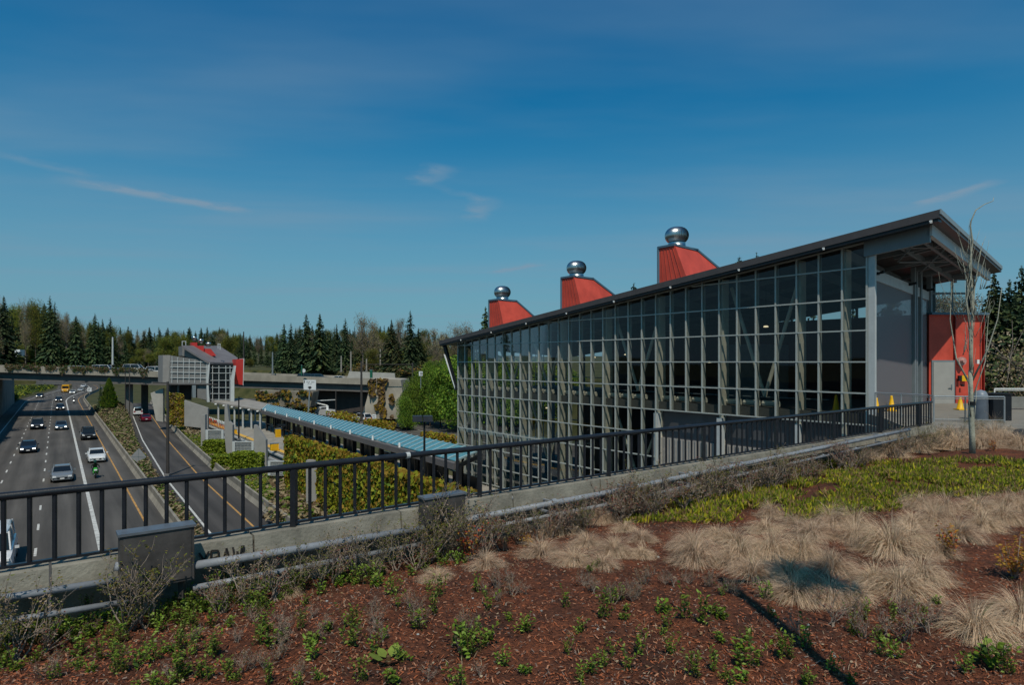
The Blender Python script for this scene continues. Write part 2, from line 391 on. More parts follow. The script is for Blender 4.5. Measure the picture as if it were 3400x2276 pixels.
# near end: corner column, portal beams and mesh screens
zt = zroof(-.2,0)-TH
m = MB(); a = S(-.22,.12,0); m.box((a.x,a.y,zt/2-.3), (.20,.30,zt+.6), FA); m.build('corner_column', M_lite, B)
m = MB(); m.hexa([S(sR+.55,-.12,zroof(sR+.55,0)-TH-.80),S(sR+.55,.10,zroof(sR+.55,0)-TH-.80),S(.1,.10,zroof(0,0)-TH-.80),S(.1,-.12,zroof(0,0)-TH-.80)],
       [S(sR+.55,-.12,zroof(sR+.55,0)-TH),S(sR+.55,.10,zroof(sR+.55,0)-TH),S(.1,.10,zroof(0,0)-TH),S(.1,-.12,zroof(0,0)-TH)]); m.build('canopy_side_beam', M_steel, B)
m = MB(); m.hexa([S(sR+.45,-.12,zroof(sR+.5,0)-TH-.52),S(sR+.65,-.12,zroof(sR+.5,0)-TH-.52),S(sR+.65,OB-.7,zroof(sR+.5,OB-.7)-TH-.52),S(sR+.45,OB-.7,zroof(sR+.5,OB-.7)-TH-.52)],
       [S(sR+.45,-.12,zroof(sR+.5,0)-TH),S(sR+.65,-.12,zroof(sR+.5,0)-TH),S(sR+.65,OB-.7,zroof(sR+.5,OB-.7)-TH),S(sR+.45,OB-.7,zroof(sR+.5,OB-.7)-TH)]); m.build('canopy_end_beam', M_lite, B)
for ss in (sR*.62, sR*.30):
    m = MB(); m.beam(S(ss,.1,zroof(ss,.1)-TH-.14), S(ss,OB-.7,zroof(ss,OB-.7)-TH-.14), .16, .28); m.build('canopy_purlin', M_steel, B)
for o in (2.2, 4.4, 6.6, 8.8, 11, 13.2):
    if o < OB-.8: m = MB(); m.beam(S(sR+.66,o,zroof(sR,o)-TH-.11), S(-.05,o,zroof(0,o)-TH-.11), .14, .22); m.build('canopy_purlin', M_steel, B)
for (oa, ob) in ((.3,4.2),(4.4,8.6)):
    m = MB(); m.tube([S(-.3,oa,zroof(0,oa)-TH-.4), S(sR+.8,ob,zroof(sR,ob)-TH-.3)], .04, 6); m.tube([S(-.3,ob,zroof(0,ob)-TH-.4), S(sR+.8,oa,zroof(sR,oa)-TH-.3)], .04, 6); m.build('cross_bracing', M_steel, B)
o1 = solve(S(0,0), e, 3030); o2 = solve(S(0,0), e, 3052); o3 = solve(S(0,0), e, 3083)
zs = zat(S(0,.4), 925)
M_mesh = glassmat('mesh_screen', (.34,.33,.36), .03)
def meshmat():
    m = bpy.data.materials.new('perforated_screen'); m.use_nodes = True; nt = m.node_tree
    t = nt.nodes.new('ShaderNodeBsdfTransparent'); x = nt.nodes.new('ShaderNodeMixShader'); x.inputs[0].default_value = .62
    p = nt.nodes['Principled BSDF']; p.inputs['Base Color'].default_value = (.20,.19,.205,1); p.inputs['Roughness'].default_value = .5
    nt.links.new(t.outputs[0], x.inputs[1]); nt.links.new(p.outputs[0], x.inputs[2]); nt.links.new(x.outputs[0], nt.nodes['Material Output'].inputs[0]); return m
M_scr = meshmat()
for oa, ob in ((.45,o1-.15),(o2+.12,o3-.12)):
    m = MB(); m.hexa([S(0,oa,.05),S(.05,oa,.05),S(.05,ob,.05),S(0,ob,.05)], [S(0,oa,zs),S(.05,oa,zs),S(.05,ob,zs),S(0,ob,zs)]); m.build('mesh_screen', M_scr, B)
m = MB(); m.hexa([S(-.06,.4,zs),S(.12,.4,zs),S(.12,o3,zs-.3),S(-.06,o3,zs-.3)], [S(-.06,.4,zs+.55),S(.12,.4,zs+.55),S(.12,o3,zs+.25),S(-.06,o3,zs+.25)]); m.build('screen_header', M_lite, B)
for o, wd in ((o1,.22),(o1+.55,.16),(o2,.2),(o3,.26)):
    zt = zroof(0,o)-TH; m = MB(); a = S(-.05,o,0); m.box((a.x,a.y,zt/2), (wd,wd,zt), FA); m.build('portal_column', M_steel, B)
for o in (1.2, o1-1.0, o3-.6):
    m = MB(); p = S(-.12,o,zs+.3); m.box(p, (.18,.22,.14), FA); q = S(-.45,o,zs+.36); m.tube([p,q], [.05,.08], 8); m.build('spotlight', M_black, B)
# end block in red siding with a service door
Yb = 38.5; bl = at(3085,1200,Yb); br = at(3281,1200,Yb); zt = EZ-(1045-HZ)*Yb/F
m = MB(); m.hexa([(bl.x,Yb,0),(br.x,Yb+.3,0),(br.x+1.5,Yb+6,0),(bl.x+1.5,Yb+6,0)], [(bl.x,Yb,zt),(br.x,Yb+.3,zt),(br.x+1.5,Yb+6,zt),(bl.x+1.5,Yb+6,zt)])
redw = m.build('red_wall', M_red, B)
m = MB(); m.box(((bl.x+br.x)/2,Yb+.1,zt+.05), (br.x-bl.x+.1,.5,.14), math.atan2(.3,br.x-bl.x)); m.build('parapet_cap', M_trim, redw)
m = MB()
for px in (3171, 3266): p = at(px,1200,Yb+.02); m.box((p.x,Yb+.05,zt/2), (.05,.2,zt-.1)); 
m.build('siding_joint', mat('red_dark', (.24,.03,.022), .5, .1, 2), redw)
dl, dr = at(3095,1200,Yb-.1).x, at(3172,1200,Yb-.1).x; dz = EZ-(1197-HZ)*Yb/F
m = MB(); m.box(((dl+dr)/2,Yb-.0,dz/2), (dr-dl,.14,dz)); m.build('door_frame', M_steel, B)
m = MB(); m.box(((dl+dr)/2,Yb-.06,dz/2-.05), (dr-dl-.16,.10,dz-.14)); door = m.build('door', mat('door_grey', (.33,.32,.30), .5, .06, 2), B)
m = MB(); q = Vector((dr-.25,Yb-.13,1.05)); m.box(q, (.05,.05,.32)); m.tube([q+Vector((0,-.03,-.05)), q+Vector((-.2,-.03,-.05))], .022, 6); m.build('handle', M_galv, door)
def wallbit(name, px, py, w_, h_, m_, d=.12):
    p = at(px,py,Yb-.02); mm = MB(); mm.box((p.x,Yb-.02-d/2+.04,p.z), (w_,d,h_)); return mm.build(name, m_, B)
wallbit('notice_plate', 3203, 1257, .36, .36, M_yel, .06); wallbit('card_reader', 3186, 1257, .2, .34, M_black)
p = at(3195,1200,Yb-.1); m = MB(); m.tube([(p.x,Yb+.05,p.z),(p.x,Yb-.12,p.z)], .26, 16); m.tube([(p.x,Yb-.1,p.z),(p.x,Yb-.3,p.z)], [.18,.1], 16); m.build('alarm_bell', mat('alarm', (.45,.25,.23), .4, .1, 3), B)
wallbit('wall_light', 3242, 1202, .14, .26, M_white, .2); wallbit('wall_socket', 3195, 1281, .1, .12, M_black)
# glazed strip over the red block
Yg = Yb+1.2
for px in (3087, 3161, 3214): p = at(px,1000,Yg); q = MB(); q.box((p.x,Yg,(zt+zat(p,925))/2), (.1,.1,zat(p,925)-zt)); q.build('strip_mullion', M_steel, B)
for py in (928, 975): a, b = at(3087,py,Yg), at(3216,py,Yg); q = MB(); q.beam(a, b, .1, .12); q.build('strip_rail', M_steel, B)
q = MB(); q.add([at(3087,1045,Yg),at(3214,1045,Yg),at(3214,928,Yg),at(3087,928,Yg)], [(0,1,2,3)]); q.build('strip_glass', M_glass, B, fix=False)
p = at(3222,985,Yg); q = MB(); q.box((p.x,Yg,(zt+zat(p,925))/2), (.26,.4,zat(p,900)-zt)); q.build('portal_column', M_dark, B)
# red roof vents with turbine ventilators
OV = 1.6
def svent(px): return solve(S(0,OV), u, px)
for (a, b, b2, c, c2, ty, tx, tyc, tr) in ((1623.6,1654.5,1671,1714.5,1771,994.5,1668,971,27),(1863.6,1905.5,1927,1969,2038,917,1914,891,32),(2186,2240,2278,2314.5,2398,813,2247,783,38)):
    sa, sb, sb2 = svent(a), svent(b), svent(b2); zt = zat(S(sb,OV), ty)
    wd = solve(S(sb,OV), e, c); wd2 = solve(S(sb2,OV), e, c2)
    P = lambda s, o, dz=-.15: S(s, o, zroof(s,o)+dz)
    def pix(p): return CX+F*p.x/p.y, HZ-(p.z-EZ)*F/p.y
    def miss(p0_, p1_, x):                              # height of the line p0-p1 over the eave line, in the picture of the eave
        (xa,ya),(xb,yb) = pix(p0_), pix(p1_); y = ya+(yb-ya)*(x-xa)/(xb-xa); return y-(695+437.5*(3120-x)/1662)
    lo, hi = sb2-4, sb2
    for _ in range(40):
        md = (lo+hi)/2
        if miss(S(sb,OV,zt), P(md,OV), b2) > 0: hi = md
        else: lo = md
    sb2 = (lo+hi)/2; lo, hi = wd2, wd2+14; ct = S(sb,OV+wd,zt)
    for _ in range(40):
        md = (lo+hi)/2
        if miss(ct, P(sb2,OV+md), c2) > 0: lo = md
        else: hi = md
    wd2 = min((lo+hi)/2, DEPTH-OV-1)
    bot = [P(sa,OV),P(sb2,OV),P(sb2,OV+wd2),P(sa,OV+wd2)]; top = [S(sa,OV,zt),S(sb,OV,zt),S(sb,OV+wd,zt),S(sa,OV+wd,zt)]
    m = MB(); m.hexa(bot, top)
    rv = m.build('roof_vent', M_red, B)
    m = MB()
    for i in range(1, 6):
        f = i/6; p = bot[0].lerp(bot[1],f); q = top[0].lerp(top[1],f); k = -e*.02; m.beam(p+k, q+k, .022, .02)
    m.build('standing_seam', M_red, rv)
    m = MB()
    for p, q in ((top[0],top[1]),(top[1],top[2]),(top[2],top[3]),(top[3],top[0]),(bot[2],top[2]),(bot[0],top[0])): m.beam(p, q, .16, .14)
    m.box(((top[0]+top[2])/2)+Vector((0,0,.05)), ((sa-sb)*1.0, wd*.98, .06), FA+math.pi/2); m.build('trim', M_trim, rv)
    cc = (top[0]+top[1]+top[2]+top[3])/4; cc = S(solve(S(0,OV+wd/2),u,tx), OV+wd/2, 0); R = tr*cc.y/F*1.03; zc = EZ-(tyc-HZ)*cc.y/F
    m = MB(); m.lathe((cc.x,cc.y,zt), [(R*.95,.0),(R*.9,.06),(R*.74,.1),(R*.72,zc-R*.62-zt)], 24); m.build('vent_collar', M_galv, rv, smooth=True)
    m = MB(); NF = 40; prof = [(R*math.cos(t)**.75, R*.74*math.sin(t)) for t in [math.radians(x) for x in range(-55, 91, 12)]]
    for j in range(NF):
        a0 = 2*math.pi*j/NF; a1 = a0+2*math.pi/NF*1.15
        vs = []
        for rr, zz_ in prof: vs += [(cc.x+rr*math.cos(a0)*1.0, cc.y+rr*math.sin(a0)*1.0, zc+zz_), (cc.x+rr*.955*math.cos(a1), cc.y+rr*.955*math.sin(a1), zc+zz_)]
        m.add(vs, [(2*i,2*i+1,2*i+3,2*i+2) for i in range(len(prof)-1)])
    m.lathe((cc.x,cc.y,zc), [(R*.9*math.cos(t)**.75, R*.70*math.sin(t)) for t in [math.radians(x) for x in range(-55, 91, 12)]], 24)
    m.build('turbine', M_galv, rv, smooth=True)
# ------------------------------------------------------------------ terrain, roads
def hillz(X, Y):
    s_, t_ = st(X, Y); t_ -= curve(s_); f = 1-(1-sm(435,640,s_))*sm(-85,-45,t_)*(1-sm(30,75,t_))
    z = -.2+ f*(3.2*sm(170,420,Y)) + f*8.5*sm(130,300,Y)*sm(-60,-190,X) + f*5*sm(400,900,Y)
    z += 3.0*sm(80,190,Y)*sm(10,60,X)
    z += 1.2*noise.noise(Vector((X*.02,Y*.02,0)))*sm(100,200,abs(Y)+abs(X))
    return z
TL, TR_ = -9.8, 64.0; SEND = 425
def tr(s): return TR_-38*sm(185,245,s)
def tl(s): return TL-26*sm(225,300,s)
def gz(X, Y):
    s, t = st(X, Y); tt = t-curve(s)
    if -220 < s < SEND and tl(s) < tt < tr(s): return ROADZ
    return hillz(X, Y)
ts = [-1500,-700,-400,-250,-170,-120,-90,-60,'a','b','c','d',0,20,'g','e','f',TR_+20,TR_+40,TR_+80,TR_+140,TR_+260,TR_+500,TR_+1000,TR_+1800]
ss = [-1500,-600,-300,-221,-219]+list(range(-200,424,15))+[424,426,450,500,540,600,700,850,1000,1300,1800,2600,4000]
m = MB(); nt_ = len(ts)
for s in ss:
    for t in ts:
        ts_ = tl(s); t = {'a':ts_-14,'b':ts_-6,'c':ts_-.3,'d':ts_,'g':tr(s)-3,'e':tr(s),'f':tr(s)+9}.get(t, t)
        tt = t+curve(min(s,480)); p = fw(s, tt)
        z = ROADZ if (-220 < s < SEND and ts_ <= t <= tr(s)) else hillz(p.x, p.y)
        m.v.append((p.x, p.y, z-.05))
for i in range(len(ss)-1):
    for j in range(nt_-1): m.f.append((i*nt_+j, i*nt_+j+1, (i+1)*nt_+j+1, (i+1)*nt_+j))
m.m = [0]*len(m.f)
M_ground = mat('ground_cover_soil', (.04,.055,.014), .95, .45, .25, col2=(.085,.08,.03), bump=.4, bscale=3)
structure(m.build('ground', M_ground, fix=False))
M_asph = mat('freeway_surface', (.078,.072,.066), .85, .3, .9, stretch=(1,.035,1), bump=.1, bscale=40)
M_asph2 = mat('ramp_surface', (.055,.050,.047), .85, .28, .9, stretch=(1,.04,1), bump=.1, bscale=40)
M_line = mat('white_line', (.48,.48,.46), .7, .35, 3); M_oline = mat('yellow_line', (.42,.23,.07), .7, .4, 3)
def strip(s0, s1, f0, f1, z, step=6., mb=None):
    mb = mb or MB(); k = max(1, int((s1-s0)/step)); o = len(mb.v)
    for i in range(k+1):
        s = s0+(s1-s0)*i/k
        for f in (f0, f1): mb.v.append((f(s), s, z))
    for i in range(k): mb.f.append((o+2*i, o+2*i+1, o+2*i+3, o+2*i+2)); mb.m.append(0)
    return mb
def toff(c): return lambda s: c+curve(s)
def tracks(m, lanes, amt):                             # tyre darkened wheel paths worn along each lane
    nt = m.node_tree; n = nt.nodes; l = nt.links; b = n['Principled BSDF']; src = b.inputs['Base Color'].links[0].from_socket
    tc = n.new('ShaderNodeTexCoord'); sp = n.new('ShaderNodeSeparateXYZ'); l.new(tc.outputs['Object'], sp.inputs[0])
    a = n.new('ShaderNodeMath'); a.operation = 'MULTIPLY_ADD'; l.new(sp.outputs[0], a.inputs[0]); a.inputs[1].default_value = 4*math.pi/lanes[1]; a.inputs[2].default_value = -lanes[0]*4*math.pi/lanes[1]
    c = n.new('ShaderNodeMath'); c.operation = 'COSINE'; l.new(a.outputs[0], c.inputs[0])
    mr = n.new('ShaderNodeMapRange'); mr.inputs['From Min'].default_value = -1; mr.inputs['To Min'].default_value = 1-amt; mr.inputs['To Max'].default_value = 1+amt; l.new(c.outputs[0], mr.inputs['Value'])
    mp = n.new('ShaderNodeMapping'); mp.inputs['Scale'].default_value = (.5,.12,1); l.new(tc.outputs['Object'], mp.inputs['Vector'])
    nz = n.new('ShaderNodeTexNoise'); nz.inputs['Scale'].default_value = 1; nz.inputs['Detail'].default_value = 4; l.new(mp.outputs[0], nz.inputs['Vector'])
    m2 = n.new('ShaderNodeMapRange'); m2.inputs['From Min'].default_value = .3; m2.inputs['From Max'].default_value = .7; m2.inputs['To Min'].default_value = .82; m2.inputs['To Max'].default_value = 1.15; l.new(nz.outputs['Fac'], m2.inputs['Value'])
    mm = n.new('ShaderNodeMath'); mm.operation = 'MULTIPLY'; l.new(mr.outputs[0], mm.inputs[0]); l.new(m2.outputs[0], mm.inputs[1])
    vm = n.new('ShaderNodeVectorMath'); vm.operation = 'SCALE'; l.new(src, vm.inputs[0]); l.new(mm.outputs[0], vm.inputs['Scale']); l.new(vm.outputs[0], b.inputs['Base Color'])
tracks(M_asph, (2.1,3.2), .13); tracks(M_asph2, (9.2,3.4), .10)
rotroad(structure(strip(-200, 423, toff(-9.7), toff(7.2), ROADZ).build('freeway', M_asph, fix=False)))
def tat(px, py, z=ROADZ):
    p = gnd(px, py, z); return st(p.x, p.y)
# ramp alignment read from its edge line, kept straight near the camera
rw = [tat(716,1795), tat(552,1592), tat(473,1462), tat(443,1386)]; ro = [tat(850,1758), tat(665,1587), tat(562,1469), tat(516,1400)]
def interp(pts):
    pts = sorted(pts)
    def f(s):
        if s <= pts[0][0]: a, b = pts[0], pts[1]
        elif s >= pts[-1][0]: a, b = pts[-2], pts[-1]
        else:
            for a, b in zip(pts, pts[1:]):
                if a[0] <= s <= b[0]: break
        return a[1]+(b[1]-a[1])*(s-a[0])/(b[0]-a[0])
    return f
fW = interp(rw); fO = interp(ro)
print('ramp', rw, ro, [tat(320,1778), tat(124,1778), tat(468,1710)])
tH = tat(263,1520)[1]; tO = tat(410,1605)[1]; LW = tH-tat(124,1778)[1]
RMAX = 205
rotroad(structure(strip(-200, RMAX, lambda s: fW(max(s,20))-.9, lambda s: fO(max(s,20))+1.6, ROADZ+.004).build('ramp_road', M_asph2, fix=False)))
tE = tat(1340,1412)[1]
rotroad(structure(strip(-200, 423, toff(tE-13), toff(tE+8), ROADZ+.004).build('eastbound_road', M_asph, fix=False)))
mk = strip(-60, 422, toff(tH-.13), toff(tH+.13), ROADZ+.008)
strip(-60, 422, toff(-7.6), toff(-7.45), ROADZ+.008, mb=mk)
for q in range(1, 3):
    for i in range(60):
        s = 24+q*1.3+i*7.2
        strip(s, s+2.0, toff(tH-q*LW-.07), toff(tH-q*LW+.07), ROADZ+.008, mb=mk)
strip(-40, RMAX, lambda s: fW(max(s,20))-.08, lambda s: fW(max(s,20))+.08, ROADZ+.012, mb=mk)
for q in (-9.2,-5.6,-2.0,2):
    for i in range(40): strip(20+i*9, 23+i*9, toff(tE+q-.07), toff(tE+q+.07), ROADZ+.012, mb=mk)
rotroad(structure(mk.build('lane_markings', M_line, fix=False)))
mk = strip(-60, 422, toff(tO-.07), toff(tO+.07), ROADZ+.008); strip(-40, RMAX, lambda s: fO(max(s,20))-.07, lambda s: fO(max(s,20))+.07, ROADZ+.012, mb=mk)
rotroad(structure(mk.build('yellow_edge_lines', M_oline, fix=False)))
mk = MB(); x0, s0_ = tat(560,1555), tat(700,1510)
def jersey(fT, s0, s1, name, label, h=.82, step=8):
    m = MB(); secs = []
    k = int((s1-s0)/step)
    for i in range(k+1):
        s = s0+(s1-s0)*i/k; t = fT(s)
        secs.append([fw(s, t+a, ROADZ+b) for a, b in ((-.32,0),(-.26,.1),(-.11,.35),(-.09,h),(.09,h),(.11,.35),(.26,.1),(.32,0))])
    m.loft(secs); o = m.build(name, mat('barrier_concrete', (.24,.22,.185), .85, .3, .7, stretch=(1,1,.4), bump=.1), fix=False); return tag(o, label, 'barrier')
tB = tO+1.55
jersey(toff(tB), -40, 330, 'concrete_barrier', 'low concrete barrier between the freeway lanes and the planted median')
jersey(lambda s: fO(max(s,20))+1.95, -40, RMAX, 'concrete_barrier', 'low concrete barrier between the ramp and the grass slope below the platform')
jersey(toff(tE-13.5), 60, 330, 'concrete_barrier', 'low concrete barrier along the road right of the platform roof')
# median planting between the freeway and the ramp, grass slope right of the ramp
def medh(s): return .35+2.5*sm(100,140,s)*(1-sm(168,185,s))
def bank(fa, fb, s0, s1, hgt, name, m_, seed, step=1.6, nx=7):
    mb = MB(); k = int((s1-s0)/step); rr = random.Random(seed)
    for i in range(k+1):
        s = s0+(s1-s0)*i/k; a, b = fa(s), fb(s)
        for j in range(nx):
            f = j/(nx-1); z = ROADZ+.02+(hgt(s) if callable(hgt) else hgt)*math.sin(math.pi*f)**.6*(.75+.4*noise.noise(Vector((s*.3,j*.7,seed))))
            mb.v.append((a+(b-a)*f, s, z if 0 < j < nx-1 else ROADZ-.02))
    for i in range(k):
        for j in range(nx-1): mb.f.append((i*nx+j, i*nx+j+1, (i+1)*nx+j+1, (i+1)*nx+j)); mb.m.append(0)
    return rotroad(structure(mb.build(name, m_, fix=False)))
M_med = mat('median_soil', (.05,.055,.02), .95, .5, .5, col2=(.13,.10,.055), bump=.5, bscale=5)
fM0 = toff(tB+.3); fM1 = lambda s: max(fW(s)-.95, fM0(s)+.35)
bank(fM0, fM1, 20, 190, medh, 'median_bank', M_med, 3)
M_grs = mat('grass_bank', (.06,.11,.010), .95, .4, .8, col2=(.11,.15,.018), bump=.5, bscale=8)
fG0 = lambda s: fO(max(s,20))+2.2
bank(fG0, lambda s: max(fG0(s)+2.5, 18.3), 20, 175, .5, 'grass_bank', M_grs, 5)
def scatter(name, polyfun, n, cols, size, seed, h=.4, label=None, cat=None, m_=None, squat=.6):
    """leaf clumps spread over an area given by polyfun(rng) -> point on the ground"""
    rr = random.Random(seed); mb = MB()
    for i in range(n):
        p = polyfun(rr)
        if p is None: continue
        k = rr.randrange(len(cols)); hh = h*rr.uniform(.3,1)
        for q in range(5):
            a = rr.uniform(0,6.283); s = size*rr.uniform(.6,1.3); c = p+Vector((rr.gauss(0,size*.7),rr.gauss(0,size*.7),hh*rr.uniform(.2,1)))
            dx = Vector((math.cos(a),math.sin(a),rr.uniform(-.4,.4)))*s*.5; dy = Vector((-math.sin(a)*.6,math.cos(a)*.6,rr.uniform(.2,1)))*s*.5*squat
            mb.add([c-dx-dy,c+dx-dy*.6,c+dx*.7+dy,c-dx*.8+dy*.9], [(0,1,2,3)], k)
    o = mb.build(name, cols, fix=False); return stuff(o, label, cat)
M_lg = mat('leaf_green', (.095,.155,.014), .7, .4, 3, leaf=.25); M_lg2 = mat('leaf_dark', (.035,.062,.014), .75, .4, 3, leaf=.2)
M_lt = mat('leaf_tan', (.27,.21,.125), .8, .3, 3, leaf=.2); M_ly = mat('leaf_yellow_green', (.25,.265,.016), .7, .35, 3, leaf=.25)
M_h1 = mat('hedge_leaf', (.17,.225,.016), .7, .3, 3, leaf=.25); M_h2 = mat('hedge_leaf_light', (.23,.27,.02), .7, .3, 3, leaf=.25)
M_lo = mat('leaf_ochre', (.25,.155,.016), .75, .4, 2, leaf=.2); M_lb = mat('leaf_brown', (.13,.085,.045), .8, .4, 2, leaf=.2)
def pm(rr):
    s = rr.uniform(20,190); a, b = fM0(s)+.2, fM1(s)-.15
    f = rr.random(); return fw(s, a+(b-a)*f, ROADZ+.05+medh(s)*math.sin(math.pi*f)**.6*.85)
scatter('median_shrubs', pm, 9000, [M_lt,M_lb,M_lg2,M_lt,M_lg], .24, 11, .75, 'low tan and green shrubs filling the median beside the freeway', 'shrubs')
def pg(rr):
    s = rr.uniform(24,150); a = fG0(s)+.3; b = max(a+2.2, 18)
    t = a+(b-a)*rr.random()
    return fw(s, t, ROADZ+.35)
scatter('bank_grass', pg, 6500, [M_lg,M_ly,M_lg,M_lt], .2, 12, .4, 'green grass and weeds on the slope below the platform', 'grass')
# trench walls
M_rw = mat('retaining_concrete', (.20,.19,.165), .9, .3, .4, stretch=(1,1,.25), bump=.15, bscale=6)
m = MB(); secs = []
for i in range(60):
    s = -60+i*7.5; t = tl(s)+curve(s); p = fw(s,t); zt = hillz(p.x,p.y)+.5
    secs.append([fw(s,t-.4,ROADZ-.1), fw(s,t-.4,zt), fw(s,t+.02,zt), fw(s,t+.1,ROADZ-.1)])
tag(m.loft(secs).build('retaining_wall', M_rw, fix=False), 'long shaded concrete retaining wall at the left edge of the freeway', 'wall')
# ------------------------------------------------------------------ garden deck, parapet, railing
RA = math.atan((4400-CX)/F); rd = Vector((math.sin(RA), math.cos(RA), 0)); rn = Vector((math.cos(RA), -math.sin(RA), 0))   # rn points towards the camera side
YR0 = 7.2*F/2300; R0 = Vector(((12-CX)/F*YR0, YR0, 0))
def RL(a, o=0., z=0.):
    p = R0+rd*a+rn*o; return Vector((p.x, p.y, z))
def ra(px, o=0.): return solve(RL(0,o), rd, px)
def rz(px, py, o=0.): return EZ-(py-HZ)*RL(ra(px,o),o).y/F
AEND = ra(3092); ZTOP = rz(12,1650); ZBOT = rz(12,1885)
print('rail', AEND, ZTOP, ZBOT, rz(3090,1345), rz(1218,1720), rz(1218,1545))
M_deck = mat('deck_concrete', (.26,.25,.225), .9, .2, .7, bump=.1, bscale=9)
m = MB()
poly = [RL(-45,-.5),RL(AEND+.1,-.5),S(-1.2,-1.6),S(-.05,-.4),S(-.05,OB),S(-30,OB+40),S(-120,60),RL(60,90),RL(-45,90)]
m.prism([(p.x,p.y,-.9) for p in poly], (0,0,.45)); structure(m.build('garden_deck', M_deck))
m = MB(); poly = [RL(AEND+.1,-.2), gnd(3110,1426), gnd(3250,1424), gnd(3450,1424), gnd(3900,1424), gnd(4600,1400), Vector((60,40,0)), S(-2,OB+3), S(-.1,OB-1), S(-.1,.0), S(-1.0,-1.2)]
m.prism([(p.x,p.y,-.46) for p in poly], (0,0,.475)); structure(m.build('walkway', mat('paving', (.20,.185,.16), .85, .15, 1.2, bump=.08, bscale=20)))
# parapet in cast lengths
m = MB(); a = -16.; i = 0
while a < AEND-.2:
    b = min(a+2.05, AEND); zt = ZBOT-.055
    for (o0,o1,z0,z1) in ((-.16,.17,zt-.24,zt),(-.62,-.34,-.95,zt-.245)):
        m.hexa([RL(a,o0,z0),RL(b-.025,o0,z0),RL(b-.025,o1,z0),RL(a,o1,z0)], [RL(a,o0,z1),RL(b-.025,o0,z1),RL(b-.025,o1-.03,z1),RL(a,o1-.03,z1)])
    a = b; i += 1
par = tag(m.build('concrete_parapet', mat('parapet_concrete', (.215,.20,.165), .9, .35, 2.2, bump=.25, bscale=25)), 'weathered low concrete parapet under the dark metal railing', 'wall', None)
BASE[par] = Vector((0,0,0))
# spray-painted letters on the parapet face right of the big junction box
gr = MB(); ga = ra(662,.18); zc = rz(740,1852,.18)
strokes = {'Y':[[(0,1),(.5,.5),(1,1)],[(.5,.5),(.45,0)]],'R':[[(0,0),(.05,1),(.8,.95),(.85,.6),(.1,.5),(.9,0)]],'A':[[(0,0),(.5,1),(1,0)],[(.2,.4),(.8,.4)]],'W':[[(0,1),(.25,0),(.5,.7),(.75,0),(1,1)]],'L':[[(0,1),(.05,0),(.8,.05)]]}
for i, ch in enumerate('YRAWL'):
    for s_ in strokes[ch]:
        pts = [RL(ga+i*.125+p[0]*.105, .175, zc-.10+p[1]*.2) for p in s_]
        for p, q in zip(pts, pts[1:]): gr.beam(p, q, .006, .022)
gr.build('graffiti', mat('spray_paint', (.02,.018,.018), .6, .1, 5), par)
# railing
RAIL = thing('guard_railing', 'dark blue grey metal railing with round top bar along the parapet', 'railing', RL(0,0,ZBOT))
M_rail = mat('railing_paint', (.014,.016,.021), .38, .25, 9, bump=.05, bscale=60, coat=.15)
m = MB(); m.tube([RL(-12,0,ZTOP), RL(-6,0,ZTOP), RL(0,0,ZTOP), RL(AEND*.5,0,ZTOP), RL(AEND,0,ZTOP)], .044, 14); m.build('top_rail', M_rail, RAIL, smooth=True)
m = MB(); m.beam(RL(-12,0,ZBOT), RL(AEND,0,ZBOT), .055, .03); m.build('bottom_rail', M_rail, RAIL)
SPB = (ra(860)-ra(4.4))/12; NB = int(AEND/SPB); far = MB()
for i in range(-1, NB+1):
    a = i*SPB
    if i % 14 == 0 and i > 0:
        m = MB(); m.beam(RL(a,0,ZBOT-.05), RL(a,0,ZTOP-.03), .07, .10); m.build('post', M_rail, RAIL)
    elif i < 106:
        m = MB(); m.tube([RL(a,0,ZBOT), RL(a,0,ZTOP-.02)], .0235, 8); m.build('baluster', M_rail, RAIL)
    else: far.tube([RL(a,0,ZBOT), RL(a,0,ZTOP-.02)], .0235, 8)
if far.v: far.build('balusters', M_rail, RAIL)['kind'] = 'stuff'
for px in (1353,): m = MB(); a = ra(px); m.tube([RL(a-.03,0,ZTOP), RL(a+.03,0,ZTOP)], .050, 12); m.build('rail_joint', M_lite, RAIL)
# pipes and boxes in front of the parapet
M_pipe = mat('grey_pipe', (.21,.225,.25), .5, .2, 5, bump=.05, bscale=30)
OP = .42
def pipe(name, label, pts, rad, o=OP):
    q = []
    for px, py in pts: a = ra(px,o); q.append((RL(a,o,rz(px,py,o))))
    d = (q[0]-q[1]).normalized()
    if pts[0][0] < 60: q.insert(0, q[0]+d*9)
    m = MB(); m.tube(q, rad, 12); mm = m.build(name, M_pipe, None, smooth=False); mm.data.shade_smooth(); BASE[mm] = Vector((0,0,0))
    L = (q[-1]-q[0]).length; k = int(L/1.7)
    for i in range(1, k):
        p = q[0].lerp(q[-1], i/k); dd = (q[-1]-q[0]).normalized(); clamp = MB(); clamp.tube([p-dd*.045, p+dd*.045], rad*1.12, 12)
        clamp.beam(p+Vector((0,0,0)), p-rn*(o-.1), .04, .03); clamp.build('pipe_clamp', M_pipe, mm)
    return tag(mm, label, 'pipe')
P_ = pipe('conduit_pipe', 'grey conduit left of the big junction box, upper of two', [(2,1990),(392,1928)], .038)
pipe('conduit_pipe', 'grey conduit left of the big junction box, lower of two', [(2,2069),(425,1999)], .033)
pipe('conduit_pipe', 'thick grey conduit between the two junction boxes, upper of two', [(640,1881),(850,1848),(1430,1752)], .05)
pipe('conduit_pipe', 'thin grey conduit between the two junction boxes, lower of two', [(640,1955),(850,1915),(1440,1801)], .036)
pipe('conduit_pipe', 'thick grey conduit running right from the smaller junction box, upper of two', [(1530,1731),(2025,1636),(2700,1494),(3020,1428)], .05)
